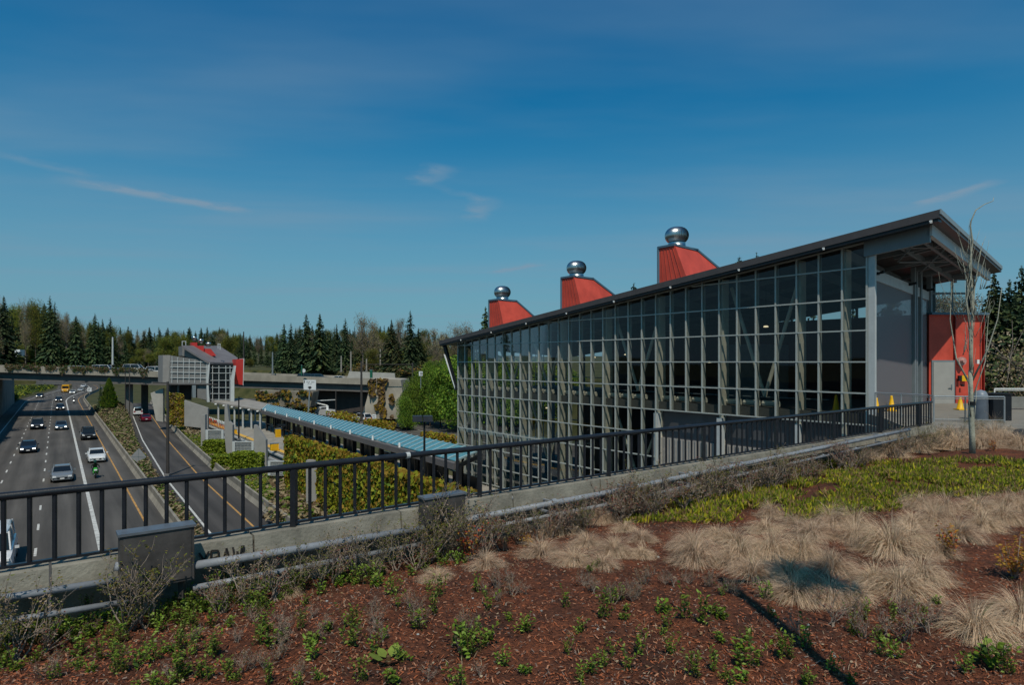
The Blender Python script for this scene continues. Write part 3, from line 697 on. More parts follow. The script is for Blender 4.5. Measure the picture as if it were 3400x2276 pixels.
pipe('conduit_pipe', 'thin grey conduit running right from the smaller junction box, lower of two', [(1530,1772),(2000,1680),(2450,1580),(3020,1452)], .034)
pipe('conduit_pipe', 'short pale conduit lying on top of the parapet past the smaller box', [(1640,1664),(1860,1627)], .04, .1)
def jbox(label, pa, pb, pyt, pyb, o0, o1):
    a0, a1 = ra(pa,o1), ra(pb,o1); z1 = rz((pa+pb)/2,pyt,o1); z0 = rz((pa+pb)/2,pyb,o1)
    bx = thing('junction_box', label, 'junction box', RL((a0+a1)/2,(o0+o1)/2,z0))
    M_b = mat('box_steel', (.065,.06,.058), .45, .35, 4, bump=.05, bscale=12)
    m = MB(); m.hexa([RL(a0,o0,z0),RL(a1,o0,z0),RL(a1,o1,z0),RL(a0,o1,z0)], [RL(a0,o0,z1),RL(a1,o0,z1),RL(a1,o1,z1),RL(a0,o1,z1)]); m.build('case', M_b, bx)
    m = MB(); k = .02; m.hexa([RL(a0-k,o0,z1+.002),RL(a1+k,o0,z1+.002),RL(a1+k,o1+k,z1+.002),RL(a0-k,o1+k,z1+.002)], [RL(a0-k,o0,z1+.03),RL(a1+k,o0,z1+.03),RL(a1+k,o1+k,z1+.03),RL(a0-k,o1+k,z1+.03)]); m.build('lid', mat('lid_galv', (.20,.22,.25), .45, .15, 5, metal=.6), bx)
    m = MB(); m.hexa([RL(a0+.03,o1,z0+.03),RL(a1-.03,o1,z0+.03),RL(a1-.03,o1+.012,z0+.03),RL(a0+.03,o1+.012,z0+.03)], [RL(a0+.03,o1,z1-.03),RL(a1-.03,o1,z1-.03),RL(a1-.03,o1+.012,z1-.03),RL(a0+.03,o1+.012,z1-.03)]); m.build('cover', M_b, bx)
    for f in (.15,.85):
        q = RL(a0+(a1-a0)*f, (o0+o1)/2, 0); m = MB(); m.box((q.x,q.y,z0/2-.05), (.06,.06,z0+.1), 0); m.build('leg', M_b, bx)
jbox('large grey steel junction box on the parapet half hidden by twigs', 398, 645, 1768, 1948, .28, .50)
jbox('small grey steel junction box on the parapet before the station glass', 1412, 1545, 1652, 1770, .28, .48)
m = MB(); q = RL(ra(388,.3),.3,rz(388,1900,.3)); m.tube([q-rd*.02+Vector((0,0,.06)), q+rd*.05+Vector((0,0,.04)), q+rd*.12+Vector((0,0,-.12)), q+rd*.14+Vector((0,0,-.3))], [.05,.055,.055,.05], 10)
tag(m.build('pipe_elbow', M_pipe, None, smooth=True), 'bent grey pipe elbow at the left side of the big junction box', 'pipe')
# handrail by the entrance
def handrail(label, pts, h=1.08, mid=2, panel=None, white=False, Y0=None):
    M_ = M_white if white else mat('stainless', (.36,.38,.39), .3, .1, 4, metal=.5)
    hr = thing('hand_railing', label, 'railing', pts[0])
    m = MB(); m.tube([p+Vector((0,0,h)) for p in pts], .03, 8); m.build('top_rail', M_, hr)
    for i in range(mid): m = MB(); m.tube([p+Vector((0,0,h*(.12+.8*i))) for p in pts], .018, 6); m.build('rail', M_, hr)
    for p, q in zip(pts, pts[1:]):
        k = max(1, round((q-p).length/1.6))
        for i in range(k+1):
            c = p.lerp(q, i/k); m = MB(); m.tube([c, c+Vector((0,0,h))], .032, 8); m.build('post', M_, hr)
        if panel:
            m = MB(); d = (q-p).normalized(); m.hexa([p+Vector((-.01,-.02,.1)),q+Vector((0,-.02,.1)),q+Vector((0,.02,.1)),p+Vector((0,.02,.1))],[p+Vector((-.01,-.02,h-.42)),q+Vector((0,-.02,h-.42)),q+Vector((0,.02,h-.42)),p+Vector((0,.02,h-.42))]); m.build('infill_panel', panel, hr)
def hp(px, py): return gnd(px, py, 0.)
Yh = 29.2
def hy(px, Y): p = at(px,1200,Y); return Vector((p.x,Y,0))
handrail('stainless handrail from the station corner column to the walkway', [S(-.5,-.4), hy(3085,27.6), hy(3100,26.6)], 1.12)
handrail('stainless handrail in front of the grey door and red wall', [hy(3101,26.6), hy(3205,26.4), hy(3335,26.2)], 1.12)
handrail('white railing with solid panel at the right end of the walkway', [hy(3302,33.5), hy(3420,33.5), hy(3540,33.5)], 1.15, 2, mat('panel_grey', (.19,.185,.17), .8, .15, 2), True)
def cone(label, px, py0, py1):
    p = gnd(px, py1, 0.02); h = (py1-py0)*p.y/F
    c = thing('yellow_cone', label, 'safety cone', p, 'tall yellow safety cones by the station entrance')
    m = MB(); m.lathe(p, [(.001,h),(.05,h),(.06,h*.9),(.17,.06),(.19,.05)], 16); m.build('cone', M_yel, c, smooth=True)
    m = MB(); m.box(p+Vector((0,0,.03)), (.42,.42,.05)); m.build('foot', M_yel, c)
cone('tall yellow cone standing inside the glass near the corner column', 2776, 1312, 1367)
cone('tall yellow cone half hidden behind the corner column foot', 2910, 1322, 1372)
cone('tall yellow cone in front of the mesh screen', 2960, 1314, 1366)
cone('tall yellow cone standing before the grey door', 3188, 1317, 1362)
lb = thing('litter_bin', 'round blue grey domed bin behind the handrail', 'bin', hy(3256,27.6)); p = hy(3256,27.6); R = 22*27.6/F
m = MB(); m.lathe(p, [(R,0),(R*1.03,.9),(R*1.0,1.0)], 20); m.build('body', mat('bin_blue', (.10,.12,.15), .5, .2, 3), lb, smooth=True)
m = MB(); m.lathe(p, [(R*1.05,1.0),(R*.95,1.15),(R*.6,1.3),(.01,1.36)], 20); m.build('dome_lid', mat('bin_lid', (.17,.20,.24), .4, .15, 3), lb, smooth=True)
cb = thing('bin_cabinet', 'black rectangular bin cabinet beside the domed bin', 'bin', hy(3311,27.4)); p = hy(3311,27.4)
m = MB(); m.box(p+Vector((0,0,.58)), (.8,.6,1.12)); m.build('body', mat('bin_black', (.012,.014,.018), .45, .2, 3), cb)
m = MB(); m.box(p+Vector((0,0,1.19)), (.86,.66,.08)); m.build('lid', M_black, cb)
bo = MB(); p = gnd(3392,1468,0); 
for i in range(1): bo.lathe(p, [(.01,.42),(.16,.40),(.27,.25),(.3,.1),(.26,0)], 12)
tag(bo.build('boulder', mat('dark_stone', (.03,.035,.04), .8, .3, 6, bump=.5, bscale=8), smooth=True), 'dark rounded boulder at the right edge of the planting bed', 'boulder')
# street lamp standing just right of the view; its shadow crosses the mulch
hz_ = 6.5; bx_, by_ = 2.47+.085*(hz_/math.tan(SUN_EL))+.02, 7.33-hz_/math.tan(SUN_EL)
lp = thing('street_lamp', 'square double headed street lamp standing on the mulch', 'lamp', (bx_,by_,0))
m = MB(); m.box((bx_,by_,hz_/2), (.13,.13,hz_)); m.build('pole', M_black, lp)
m = MB(); m.beam((bx_-.1,by_,hz_-.1), (bx_+1.0,by_,hz_-.1), .06, .06); m.build('arm', M_black, lp)
m = MB(); m.box((bx_+.95,by_,hz_-.12), (.8,.85,.3)); m.build('lamp_head', M_black, lp)
# ------------------------------------------------------------------ bridge over the freeway
KB = F/2300
def brY(px): return (142+ (px-0)*.0095)*KB
BR = thing('overpass_bridge', 'long concrete road bridge crossing the freeway beside the far station', 'bridge', at(600,1300,brY(600)))
def bpt(px, py, dy=0.): p = at(px,py,brY(px)); return Vector((p.x-dy*.12, p.y+dy, p.z))
def lin(px, pts):
    for (a,ya),(b,yb) in zip(pts, pts[1:]):
        if px <= b: break
    return ya+(yb-ya)*(px-a)/(b-a)
TOPL = [(0,1219),(541,1234),(808,1244),(1240,1259),(1400,1266)]; PBL = [(0,1237),(541,1254),(808,1265),(1240,1279),(1400,1285)]; GBL = [(0,1262),(541,1281),(808,1290),(1240,1304),(1400,1310)]
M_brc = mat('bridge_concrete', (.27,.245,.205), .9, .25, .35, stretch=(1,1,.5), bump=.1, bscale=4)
xs = [-420,-200,0,270,541,808,1024,1240,1345]
def bsec(dy0, dy1, top, bot, px): 
    pt, pb = bpt(px,lin(px,top)), bpt(px,lin(px,bot))
    f = lambda z, dy: Vector((pt.x-dy*.12, pt.y+dy, z))
    return [f(pb.z,dy0), f(pt.z,dy0), f(pt.z,dy1), f(pb.z,dy1)]
m = MB(); m.loft([bsec(0,.35,TOPL,PBL,x) for x in xs]); m.build('parapet', M_brc, BR)
m = MB(); m.loft([bsec(15.6,16,TOPL,PBL,x) for x in xs]); m.build('parapet', M_brc, BR)
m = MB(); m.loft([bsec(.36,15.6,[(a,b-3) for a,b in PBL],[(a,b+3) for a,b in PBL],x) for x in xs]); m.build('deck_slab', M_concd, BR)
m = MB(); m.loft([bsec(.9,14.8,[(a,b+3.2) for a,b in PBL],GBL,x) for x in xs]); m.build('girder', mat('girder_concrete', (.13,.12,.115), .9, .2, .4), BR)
for px in (398, 905, 1215):
    for dy in (4, 11):
        p = bpt(px,lin(px,GBL),dy); m = MB(); m.box((p.x,p.y,(p.z+ROADZ)/2), (1.3,1.1,p.z-ROADZ-.02), A); m.build('pier', M_concd, BR)
# plants hanging over the parapet
rr = random.Random(4); mb = MB(); iv = [M_lg2,M_lb,M_lb,M_lg2]
for i in range(2600):
    px = rr.uniform(5,500); den = .5+.5*noise.noise(Vector((px*.03,0,3)))
    nz_i = noise.noise(Vector((px*.045,1,7)))
    if nz_i < -.28+.2*rr.random(): continue
    dr = rr.random()**1.5*(.25+1.9*max(0,nz_i+.25))
    p = bpt(px,lin(px,TOPL)); c = Vector((p.x+rr.gauss(0,.2), p.y-.12-rr.random()*.25, p.z+.35-dr+rr.uniform(-.2,.5)*.6)); s = rr.uniform(.2,.42)
    a = Vector((rr.uniform(-1,1),rr.uniform(-.4,.4),rr.uniform(-.5,.5)))*s; b = Vector((rr.uniform(-.3,.3),rr.uniform(-.3,.3),1))*s*.8
    mb.add([c-a*.5-b*.5,c+a*.5-b*.4,c+a*.4+b*.5,c-a*.5+b*.4], [(0,1,2,3)], rr.randrange(4))
stuff(mb.build('hanging_ivy', iv, fix=False), 'brown green ivy spilling over the left half of the bridge parapet', 'ivy')
# second overpass far up the freeway
O2 = thing('far_overpass', 'far dark overpass seen under the long bridge', 'bridge', at(250,1290,300)); 
p, q = at(120,1264,300), at(440,1270,335)
m = MB(); m.hexa([p+Vector((0,0,-2)),q+Vector((0,0,-2)),q+Vector((-6,14,-2)),p+Vector((-6,14,-2))],[p,q,q+Vector((-6,14,0)),p+Vector((-6,14,0))]); m.build('deck', M_concd, O2)
for f in (.02,.5,.98):
    c = p.lerp(q,f)+Vector((-3,7,0)); m = MB(); m.box((c.x,c.y,(c.z-1.6+ROADZ)/2), (1.4,8,c.z-1.6-ROADZ)); m.build('pier', M_concd, O2)
# abutment slope at the right end
def ext(name, poly, Y, depth, m_, label=None, cat=None, parent=None, dyx=0.):
    """solid whose front outline stands at distance Y, carried back by its real depth"""
    m = MB(); m.prism([at(px,py,Y+dyx*(px-poly[0][0])) for px, py in poly], (0,depth,0)); o = m.build(name, m_, parent)
    if label: tag(o, label, cat)
    BASE.setdefault(o, Vector((0,0,0))); return o
KY = F/2300
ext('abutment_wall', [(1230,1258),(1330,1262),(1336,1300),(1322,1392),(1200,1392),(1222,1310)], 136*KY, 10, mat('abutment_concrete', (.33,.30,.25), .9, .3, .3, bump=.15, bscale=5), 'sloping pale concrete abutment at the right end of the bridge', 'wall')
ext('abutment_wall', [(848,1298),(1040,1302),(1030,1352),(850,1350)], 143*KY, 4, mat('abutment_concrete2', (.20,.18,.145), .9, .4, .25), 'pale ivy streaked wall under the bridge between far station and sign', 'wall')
ext('underpass_shade', [(1020,1296),(1235,1300),(1225,1400),(1010,1390)], 157*KY, 2, M_dark, 'dark sheet added for the shade inside the underpass right of the road sign', 'wall')  # dark sheet closes the opening, shade of the underpass put into its colour
def foliage(name, pts, n, cols, size, seed, label, cat='hedge', group=None, rad=.5):
    """leafy mass spread through boxes given as (centre, half sizes)"""
    rr = random.Random(seed); mb = MB()
    tot = sum(h[0]*h[1]+h[1]*h[2]+h[0]*h[2] for c, h in pts)
    for c, h in pts:
        k = int(n*(h[0]*h[1]+h[1]*h[2]+h[0]*h[2])/tot)
        for i in range(k):
            v = Vector((rr.uniform(-1,1),rr.uniform(-1,1),rr.uniform(-1,1)))
            ax = rr.randrange(3); 
            if rr.random() < .7: v[ax] = math.copysign(rr.uniform(.85,1.02), v[ax])
            p = Vector(c)+Vector((v.x*h[0],v.y*h[1],v.z*h[2])); s = size*rr.uniform(.5,1.3)
            a = Vector((rr.gauss(0,1),rr.gauss(0,1),rr.gauss(0,1))).normalized()*s*.5; b = a.cross(Vector((rr.gauss(0,1),rr.gauss(0,1),rr.gauss(0,1)))).normalized()*s*.4
            mb.add([p-a-b,p+a-b*.7,p+a*.8+b,p-a*.9+b*.9], [(0,1,2,3)], rr.randrange(len(cols)))
    o = mb.build(name, cols, fix=False); return tag(o, label, cat, group)
def wallivy(name, poly_uv, org, du, dv, nrm, n, cols, size, seed, label, cat='ivy'):
    rr = random.Random(seed); mb = MB(); k = 0
    while k < n:
        a, b = rr.random(), rr.random()
        if noise.noise(Vector((a*5,b*4,seed)))+poly_uv(a,b) < 0: 
            k += 1; continue
        p = org+du*a+dv*b+nrm*rr.uniform(.05,.3); s = size*rr.uniform(.5,1.3)
        x = (du.normalized()*rr.uniform(-1,1)+dv.normalized()*rr.uniform(-1,1)+nrm*rr.uniform(-.5,.5)).normalized()*s*.5; y = x.cross(nrm+Vector((rr.gauss(0,.4),rr.gauss(0,.4),rr.gauss(0,.4)))).normalized()*s*.45
        mb.add([p-x-y,p+x-y,p+x*.8+y,p-x+y*.8], [(0,1,2,3)], min(len(cols)-1, int(rr.random()*len(cols)))); k += 1
    return tag(mb.build(name, cols, fix=False), label, cat)
o_ = at(850,1350,143*KY-.3); wallivy('ivy', lambda a,b: -.05+.25*(b-.5), o_, at(1035,1352,143*KY-.3)-o_, at(850,1299,143*KY-.3)-o_, Vector((0,-1,0)), 900, [M_lg2,M_lo,M_lb], .55, 25, 'green and brown ivy streaks on the pale wall under the bridge')
Yq = 136*KY-.3
o_ = at(1225,1390,Yq); wallivy('ivy', lambda a,b: .15-abs(a-.45+.25*(b-.5))*1.1+.3*(b-.4), o_, at(1310,1390,Yq)-o_, at(1225,1262,Yq)-o_, Vector((0,-1,0)), 900, [M_lb,M_lo,M_lb], .7, 5, 'brown ivy patch climbing the sloping abutment')
# ------------------------------------------------------------------ far station
YF = 118*KY
FS = thing('far_station', 'distant second station with grey roof, lattice screen and three red vents', 'station', at(680,1340,YF))
M_fr = mat('far_roof', (.145,.135,.14), .6, .12, .5); M_fg = mat('far_screen', (.17,.168,.165), .7, .12, .8)
def fext(name, poly, Y, d, m_, parent=FS):
    m = MB(); m.prism([at(px,py,Y) for px, py in poly], U2.to_3d()*d); return m.build(name, m_, parent)
fext('screen_wall', [(566,1181),(690,1200),(692,1275),(560,1273)], YF, 5, M_fg)
fext('end_panel', [(541,1180),(565.5,1180),(559.5,1273),(540,1272)], YF+.3, 6, mat('far_panel', (.24,.23,.22), .8, .1, 1))
fext('upper_wall', [(605,1150),(690,1204),(690,1206),(605,1182)], YF+.6, 4, M_fg)
m = MB(); a, b, c, d = at(603,1148,YF-.4), at(693,1203,YF-.4), at(780,1206,YF+5), at(790,1189,YF+9); e2 = at(728,1149,YF+13)
up = Vector((0,0,.35)); m.add([a-up,b-up,c-up,d-up,e2-up,a,b,c,d,e2], [(4,3,2,1,0),(5,6,7,8,9)]+[(i,(i+1)%5,5+(i+1)%5,5+i) for i in range(5)]); froof = m.build('roof', M_fr, FS)
fext('glass_hall', [(697,1209),(776,1209),(768,1240),(764,1334),(696,1334)], YF+.5, 7, mat('far_glass', (.012,.014,.016), .15, .2, .6, spec=.6))
for py, x0, x1 in ((1222,697,775),(1240,697,770),(1264,696,765),(1288,696,765),(1308,696,765),(1328,696,765)): fext('glass_rail', [(x0,py-.8),(x1,py-.8),(x1,py+.8),(x0,py+.8)], YF+.3, .2, M_lite)
for x in (697,706,727,750,764): fext('glass_mullion', [(x-.8,1215),(x+.8,1215),(x+.8,1334),(x-.8,1334)], YF+.35, .2, M_lite)
fext('hall_post', [(690,1205),(697,1205),(692,1275),(696,1336),(688,1336),(686,1275)], YF-.3, .6, M_lite)
fext('hall_post', [(779,1215),(784,1215),(778,1260),(778,1336),(766,1336),(766,1262)], YF-.1, .9, M_lite)
fext('lower_wall', [(655,1277),(689,1277),(688,1330),(655,1322)], YF+.2, 4, M_fg)
fext('support_column', [(638,1273),(651,1273),(650,1322),(640,1322)], YF-.2, 1, M_steel); fext('support_column', [(590,1275),(595,1275),(595,1318),(590,1318)], YF+3, .6, M_steel)
fext('undercroft', [(565,1274),(636,1275),(636,1330),(600,1325),(565,1316)], YF+4, 2, M_dark); fext('floor_beam', [(505,1270),(700,1275),(700,1279),(505,1274)], YF-.3, 1, M_concd)
fext('red_wall', [(785,1194),(808,1193),(806,1279),(793,1278),(779,1224)], YF+3, 3, mat('far_red', (.42,.035,.03), .5, .08, 1))
fext('red_wall_edge', [(808.2,1191),(811,1191),(808,1281),(806.2,1281)], YF+3, 3, M_lite)
for i in range(7):
    x = 572+i*19
    if x < 690: m = MB(); t0 = 1183+(x-566)*.15; m.beam(at(x,t0,YF-.1), at(x-1,1272,YF-.1), .12, .1); m.build('screen_mullion', M_lite, FS)
for py in (1201,1219,1237,1255): m = MB(); m.beam(at(566 if py>1190 else 580,py,YF-.12), at(690,py+2,YF-.12), .1, .12); m.build('screen_rail', M_lite, FS)
for poly, tx, ty in (([(636,1138),(655,1138),(655,1166),(636,1158)],645,1122),([(655.5,1149),(677,1149),(677,1178),(655.5,1168)],667,1131),([(680,1159),(700,1159),(718,1182),(680,1184)],692,1142)):
    v = fext('roof_vent', poly, YF+3.5, 1.6, MATS['far_red'])
    p = at(tx,ty,YF+4.3); R = 8*p.y/F; m = MB(); m.lathe(p, [(R*.75,-R*1.25),(R*.75,-R*.6),(R,-R*.3),(R*1.02,.1*R),(R*.8,R*.5),(.01,R*.7)], 14); m.build('turbine', M_galv, v, smooth=True)
for x0, x1, y0, y1 in ((604,618,1133,1182),(723,732,1142,1158)):
    for q in ([(x0,y0),(x0+2,y0),(x0+2,y1),(x0,y1)],[(x1-2,y0),(x1,y0),(x1,y0+20),(x1-2,y0+20)],[(x0+2,y0),(x1-2,y0),(x1-2,y0+2),(x0+2,y0+2)]): fext('roof_frame', q, YF+1.5, .15, M_lite)
# ------------------------------------------------------------------ platform and its roof
tP = tat(690,1405,ROADZ+1.0)[1]; PS0, PS1 = 8, 118
PZ = ROADZ+1.0
PF = thing('station_platform', 'long platform with yellow warning edge beside the gates', 'platform', fw(60,tP,ROADZ))
def fwbox(mb, s0, s1, t0, t1, z0, z1): return mb.hexa([fw(s0,t0,z0),fw(s0,t1,z0),fw(s1,t1,z0),fw(s1,t0,z0)], [fw(s0,t0,z1),fw(s0,t1,z1),fw(s1,t1,z1),fw(s1,t0,z1)])
fwbox(MB(), PS0, PS1, tP, tP+8.5, ROADZ+.02, PZ).build('slab', M_conc, PF)
m = fwbox(MB(), PS0, PS1, tP+.02, tP+.65, PZ+.003, PZ+.02); m.build('tactile_strip', mat('tactile_yellow', (.62,.36,.07), .7, .15, 3), PF)
m = fwbox(MB(), PS0, PS1, tP-.25, tP-.02, PZ-.5, PZ-.3); m.build('edge_beam', M_lite, PF)
m = fwbox(MB(), 8, 150, tP-3.4, tP-.4, ROADZ+.02, ROADZ+.25); structure(m.build('track_bed', M_concd))
TK = thing('train_track', 'railway track of two pale rails in front of the platform', 'track', fw(60,tP-2,ROADZ))
for dt in (-1.1,-2.6): fwbox(MB(), 8, 150, tP+dt-.06, tP+dt+.06, ROADZ+.25, ROADZ+.42).build('rail', M_lite, TK)
# roof over the platform: translucent part and its grey continuation
PCa, PCb = gnd(1432,1509,EZ-7.4), gnd(872,1360,EZ-7.4); PDa, PDb = gnd(1515,1477,EZ-7.15), gnd(890,1344,EZ-7.15)
PCa = PCa+(PCa-PCb).normalized()*4; PDa = PDa+(PDa-PDb).normalized()*4
PR = thing('platform_roof', 'long platform roof of teal glass strips on dark posts', 'platform roof', PCb)
M_teal = mat('teal_glass_roof', (.085,.26,.32), .3, .12, 1, spec=.5); M_tealrib = mat('teal_rib', (.30,.43,.46), .4, .1, 2)
up = Vector((0,0,.08)); m = MB(); m.hexa([PCa-up,PDa-up,PDb-up,PCb-up], [PCa,PDa,PDb,PCb]); proof = m.build('glazed_roof', M_teal, PR)
m = MB(); NR = 54
for i in range(NR):
    f = i/(NR-1); m.beam(PCa.lerp(PCb,f)+Vector((0,0,.03)), PDa.lerp(PDb,f)+Vector((0,0,.03)), .15, .12)
m.build('glazing_ribs', M_tealrib, proof)
dn = (PCa-PDa).normalized()
m = MB(); q = dn*.35
m.hexa([PCa+q-Vector((0,0,.62)),PCa-Vector((0,0,.62)),PCb-Vector((0,0,.62)),PCb+q-Vector((0,0,.62))], [PCa+q-up*1.5,PCa-up*1.5,PCb-up*1.5,PCb+q-up*1.5]); m.build('fascia', mat('fascia_grey', (.125,.115,.115), .6, .1, 1), PR)
for i in range(10):
    f = (i+.6)/10; p = PCa.lerp(PCb,f)+q*.6; m = MB(); m.box(p+Vector((0,0,.12)), (.16,.16,.42)); m.build('fascia_lamp', M_white, PR)
for i in range(25):
    f = i/24.5
    for side, ext_ in ((PCa.lerp(PCb,f),-.5),(PDa.lerp(PDb,f),.3)):
        p = side+dn*ext_; m = MB(); wd_ = .28 if i % 2 == 0 else .13; m.box((p.x,p.y,(p.z-.5+PZ)/2), (wd_,wd_,p.z-.5-PZ), A); m.build('post', M_black, PR)
    a_, b_ = PCa.lerp(PCb,f)-Vector((0,0,.5)), PDa.lerp(PDb,f)-Vector((0,0,.45)); m = MB(); m.beam(a_, b_, .2, .3); m.build('cross_beam', M_black, PR)
m = MB(); m.beam(PCa-dn*.5-Vector((0,0,2.2)), PCb-dn*.5-Vector((0,0,2.2)), .1, .12); m.build('tie_beam', M_black, PR)
for i in range(12):
    a_, b_ = PDa.lerp(PDb,(i+.12)/12.5), PDa.lerp(PDb,(i+.88)/12.5); m = MB(); m.hexa([(a_.x,a_.y,PZ+.1),(b_.x,b_.y,PZ+.1),(b_.x+.1,b_.y+.1,PZ+.1),(a_.x+.1,a_.y+.1,PZ+.1)], [(a_.x,a_.y,PZ+(2.3 if i%3 else 1.2)),(b_.x,b_.y,PZ+(2.3 if i%3 else 1.2)),(b_.x+.1,b_.y+.1,PZ+(2.3 if i%3 else 1.2)),(a_.x+.1,a_.y+.1,PZ+(2.3 if i%3 else 1.2))]); m.build('dark_filler', mat('filler_dark', (.02,.022,.024), .3, .2, 1, spec=.5), PR)  # dark panels added between the posts for the darkness under the platform roof
GR = thing('grey_platform_roof', 'grey metal roof joining the teal platform roof to the far station', 'platform roof', PCb)
dl_ = (PCb-PCa).normalized(); f0, f1 = PCb+dl_*.3+dn*.3, PDb+dl_*.3-dn*.6
e0, e1 = at(700,1333,YF-1.5), at(800,1322,YF+6)
m = MB(); m.hexa([f0-up*3,f1-up*3,e1-up*3,e0-up*3], [f0,f1,e1,e0]); m.build('roof_sheet', mat('platform_roof_grey', (.26,.24,.215), .75, .2, .6), GR)
for i in range(6):
    f = (i+.3)/6; p = f0.lerp(e0,f)-dn*.4; m = MB(); m.box((p.x,p.y,(p.z-.3+PZ)/2), (.22,.25,p.z-.3-PZ), A); m.build('post', M_lite, GR)
    k = p+dn*.5-Vector((0,0,.35)); m = MB(); m.lathe(k, [(.01,.12),(.2,.08),(.2,-.06),(.01,-.12)], 10); m.build('lamp', M_white, GR)
for i in range(5):
    f = (i+.5)/5; p = f1.lerp(e1,f); m = MB(); m.box((p.x,p.y,(p.z-.3+PZ)/2), (.22,.25,p.z-.3-PZ), A); m.build('post', M_lite, GR)
# walls between the platform and the ramp
M_pw = mat('panel_wall_grey', (.27,.262,.25), .85, .1, .9, bump=.1, bscale=8)
def panel(label, px0, px1, t0_, t1_, ytop, ybase, name='retaining_wall', slope=None, m_=M_pw):
    a = gnd(px0,ybase,ROADZ+.25); Y = a.y
    poly = [(px0,ytop),(px1,ytop+(slope or 0)),(px1,ybase+2),(px0,ybase)]
    return ext(name, poly, Y, .5, m_, label, 'wall')
ext('retaining_wall', [(612,1330),(690,1356),(690,1424),(612,1416)], 99.5*1.0, .4, M_pw, 'broad grey wall panel left of the first gate, below the far station', 'wall')
ext('retaining_wall', [(500,1306),(541,1290),(541,1402),(518,1398)], 119*KY, .5, mat('pale_panel', (.36,.345,.31), .9, .15, .6), 'pale concrete wall left of the ochre ivy under the far station', 'wall')
panel('slim grey wall pier left of the first mesh gate', 667, 681, 0, 0, 1378, 1490)
p3 = MB(); ext('retaining_wall', [(746,1344),(754,1344),(760,1400),(772,1412),(772,1516),(752,1516),(745,1440)], gnd(750,1516,ROADZ+.25).y, .5, M_pw, 'tapering grey wall pier between the two mesh gates', 'wall')
ext('retaining_wall', [(843,1412),(850,1414),(882,1462),(886,1570),(866,1570),(856,1540),(842,1480)], gnd(860,1570,ROADZ+.25).y, .5, M_pw, 'tall grey wall pier with sloped top right of the second mesh gate', 'wall')
def gate(label, px0, px1, y0, y1):
    Y = gnd(px0,y1+30,ROADZ+.3).y+1.0
    g_ = thing('mesh_gate', label, 'gate', at(px0,y1,Y), 'grey mesh gates below the platform')
    ext('frame', [(px0,y0),(px0+9,y0),(px0+9,y1),(px0,y1)], Y, .15, M_lite, parent=g_); ext('frame', [(px1-7,y0),(px1,y0),(px1,y1),(px1-7,y1)], Y, .15, M_lite, parent=g_); ext('frame', [(px0+9,y0),(px1-7,y0),(px1-7,y0+3),(px0+9,y0+3)], Y, .15, M_lite, parent=g_)
    m = MB(); a, b, c, d = at(px0+9,y0+3,Y+.1), at(px1-7,y0+3,Y+.1), at(px1-7,y1,Y+.1), at(px0+9,y1,Y+.1)
    for i in range(13): f = i/12; m.beam(a.lerp(b,f), d.lerp(c,f), .03, .03)
    for i in range(9): f = i/8; m.beam(a.lerp(d,f), b.lerp(c,f), .03, .03)
    m.build('grille', M_lite, g_)
    ext('back_panel', [(px0+2,y0+1),(px1-2,y0+1),(px1-2,y1),(px0+2,y1)], Y+.3, .1, mat('gate_back', (.20,.20,.19), .8, .1, 2), parent=g_)
gate('first mesh gate, the farthest one below the far station', 682, 742, 1428, 1465)
gate('middle mesh gate between the tapering wall piers', 771, 842, 1467, 1508)
gate('nearest mesh gate left of the ivy covered wall', 889, 952, 1532, 1580)
# ivy covered long wall
IVT = 16.6
w0, w1 = None, None
sA = tat(953,1680,ROADZ)[0]
zt_ = None
def tline(px, py, t):                                  # point on the vertical plane t = const seen at a pixel
    k = (px-CX)/F; s = (k*R2.y*t-R2.x*t)/(U2.x-k*U2.y); p = fw(s,t); return s, EZ-(py-HZ)*p.y/F
s_far, z_far = tline(953,1462,IVT); s_nr, z_nr = tline(1455,1630,IVT)
m = MB(); m.hexa([fw(s_nr-20,IVT,ROADZ),fw(s_nr-20,IVT+.5,ROADZ),fw(s_far,IVT+.5,ROADZ),fw(s_far,IVT,ROADZ)], [fw(s_nr-20,IVT,z_nr),fw(s_nr-20,IVT+.5,z_nr),fw(s_far,IVT+.5,z_far),fw(s_far,IVT,z_far)])
tag(m.build('retaining_wall', M_pw), 'long grey wall overgrown with yellow green ivy below the railing', 'wall')
org = fw(s_nr-14,IVT-.02,ROADZ+.1); du_ = fw(s_far,IVT-.02,ROADZ+.1)-org; hh_ = (z_far+z_nr)/2-ROADZ+.25
wallivy('ivy', lambda a,b: .42+.5*(b-.45), org, du_, Vector((0,0,hh_)), -R2.to_3d(), 26000, [M_ly,M_lo,M_ly,M_lg,M_lo], .27, 8, 'yellow green ivy curtain on the long grey wall below the railing')
m = MB(); rr = random.Random(9); cols = [M_lo,M_lo,M_ly]
for i in range(2500):
    s = rr.uniform(s_nr-14,s_far); p = fw(s,IVT+rr.uniform(-.2,.6),z_far+(z_nr-z_far)*(s_far-s)/(s_far-s_nr)+rr.uniform(-.1,.35)); x = Vector((rr.gauss(0,1),rr.gauss(0,1),rr.gauss(0,1))).normalized()*.2; y = x.cross(Vector((rr.gauss(0,1),rr.gauss(0,1),rr.gauss(0,1)))).normalized()*.17
    m.add([p-x-y,p+x-y,p+x+y,p-x+y], [(0,1,2,3)], rr.randrange(3))
tag(m.build('ivy', cols, fix=False), 'ochre ivy crest along the top of the long wall', 'ivy')
pz = panel('bare grey wall pier standing out of the long ivy wall', 1016, 1060, 0, 0, 1530, 1690); panel('narrow bare grey wall strip in the ivy wall', 1108, 1146, 0, 0, 1512, 1700)
Yw = 113*KY
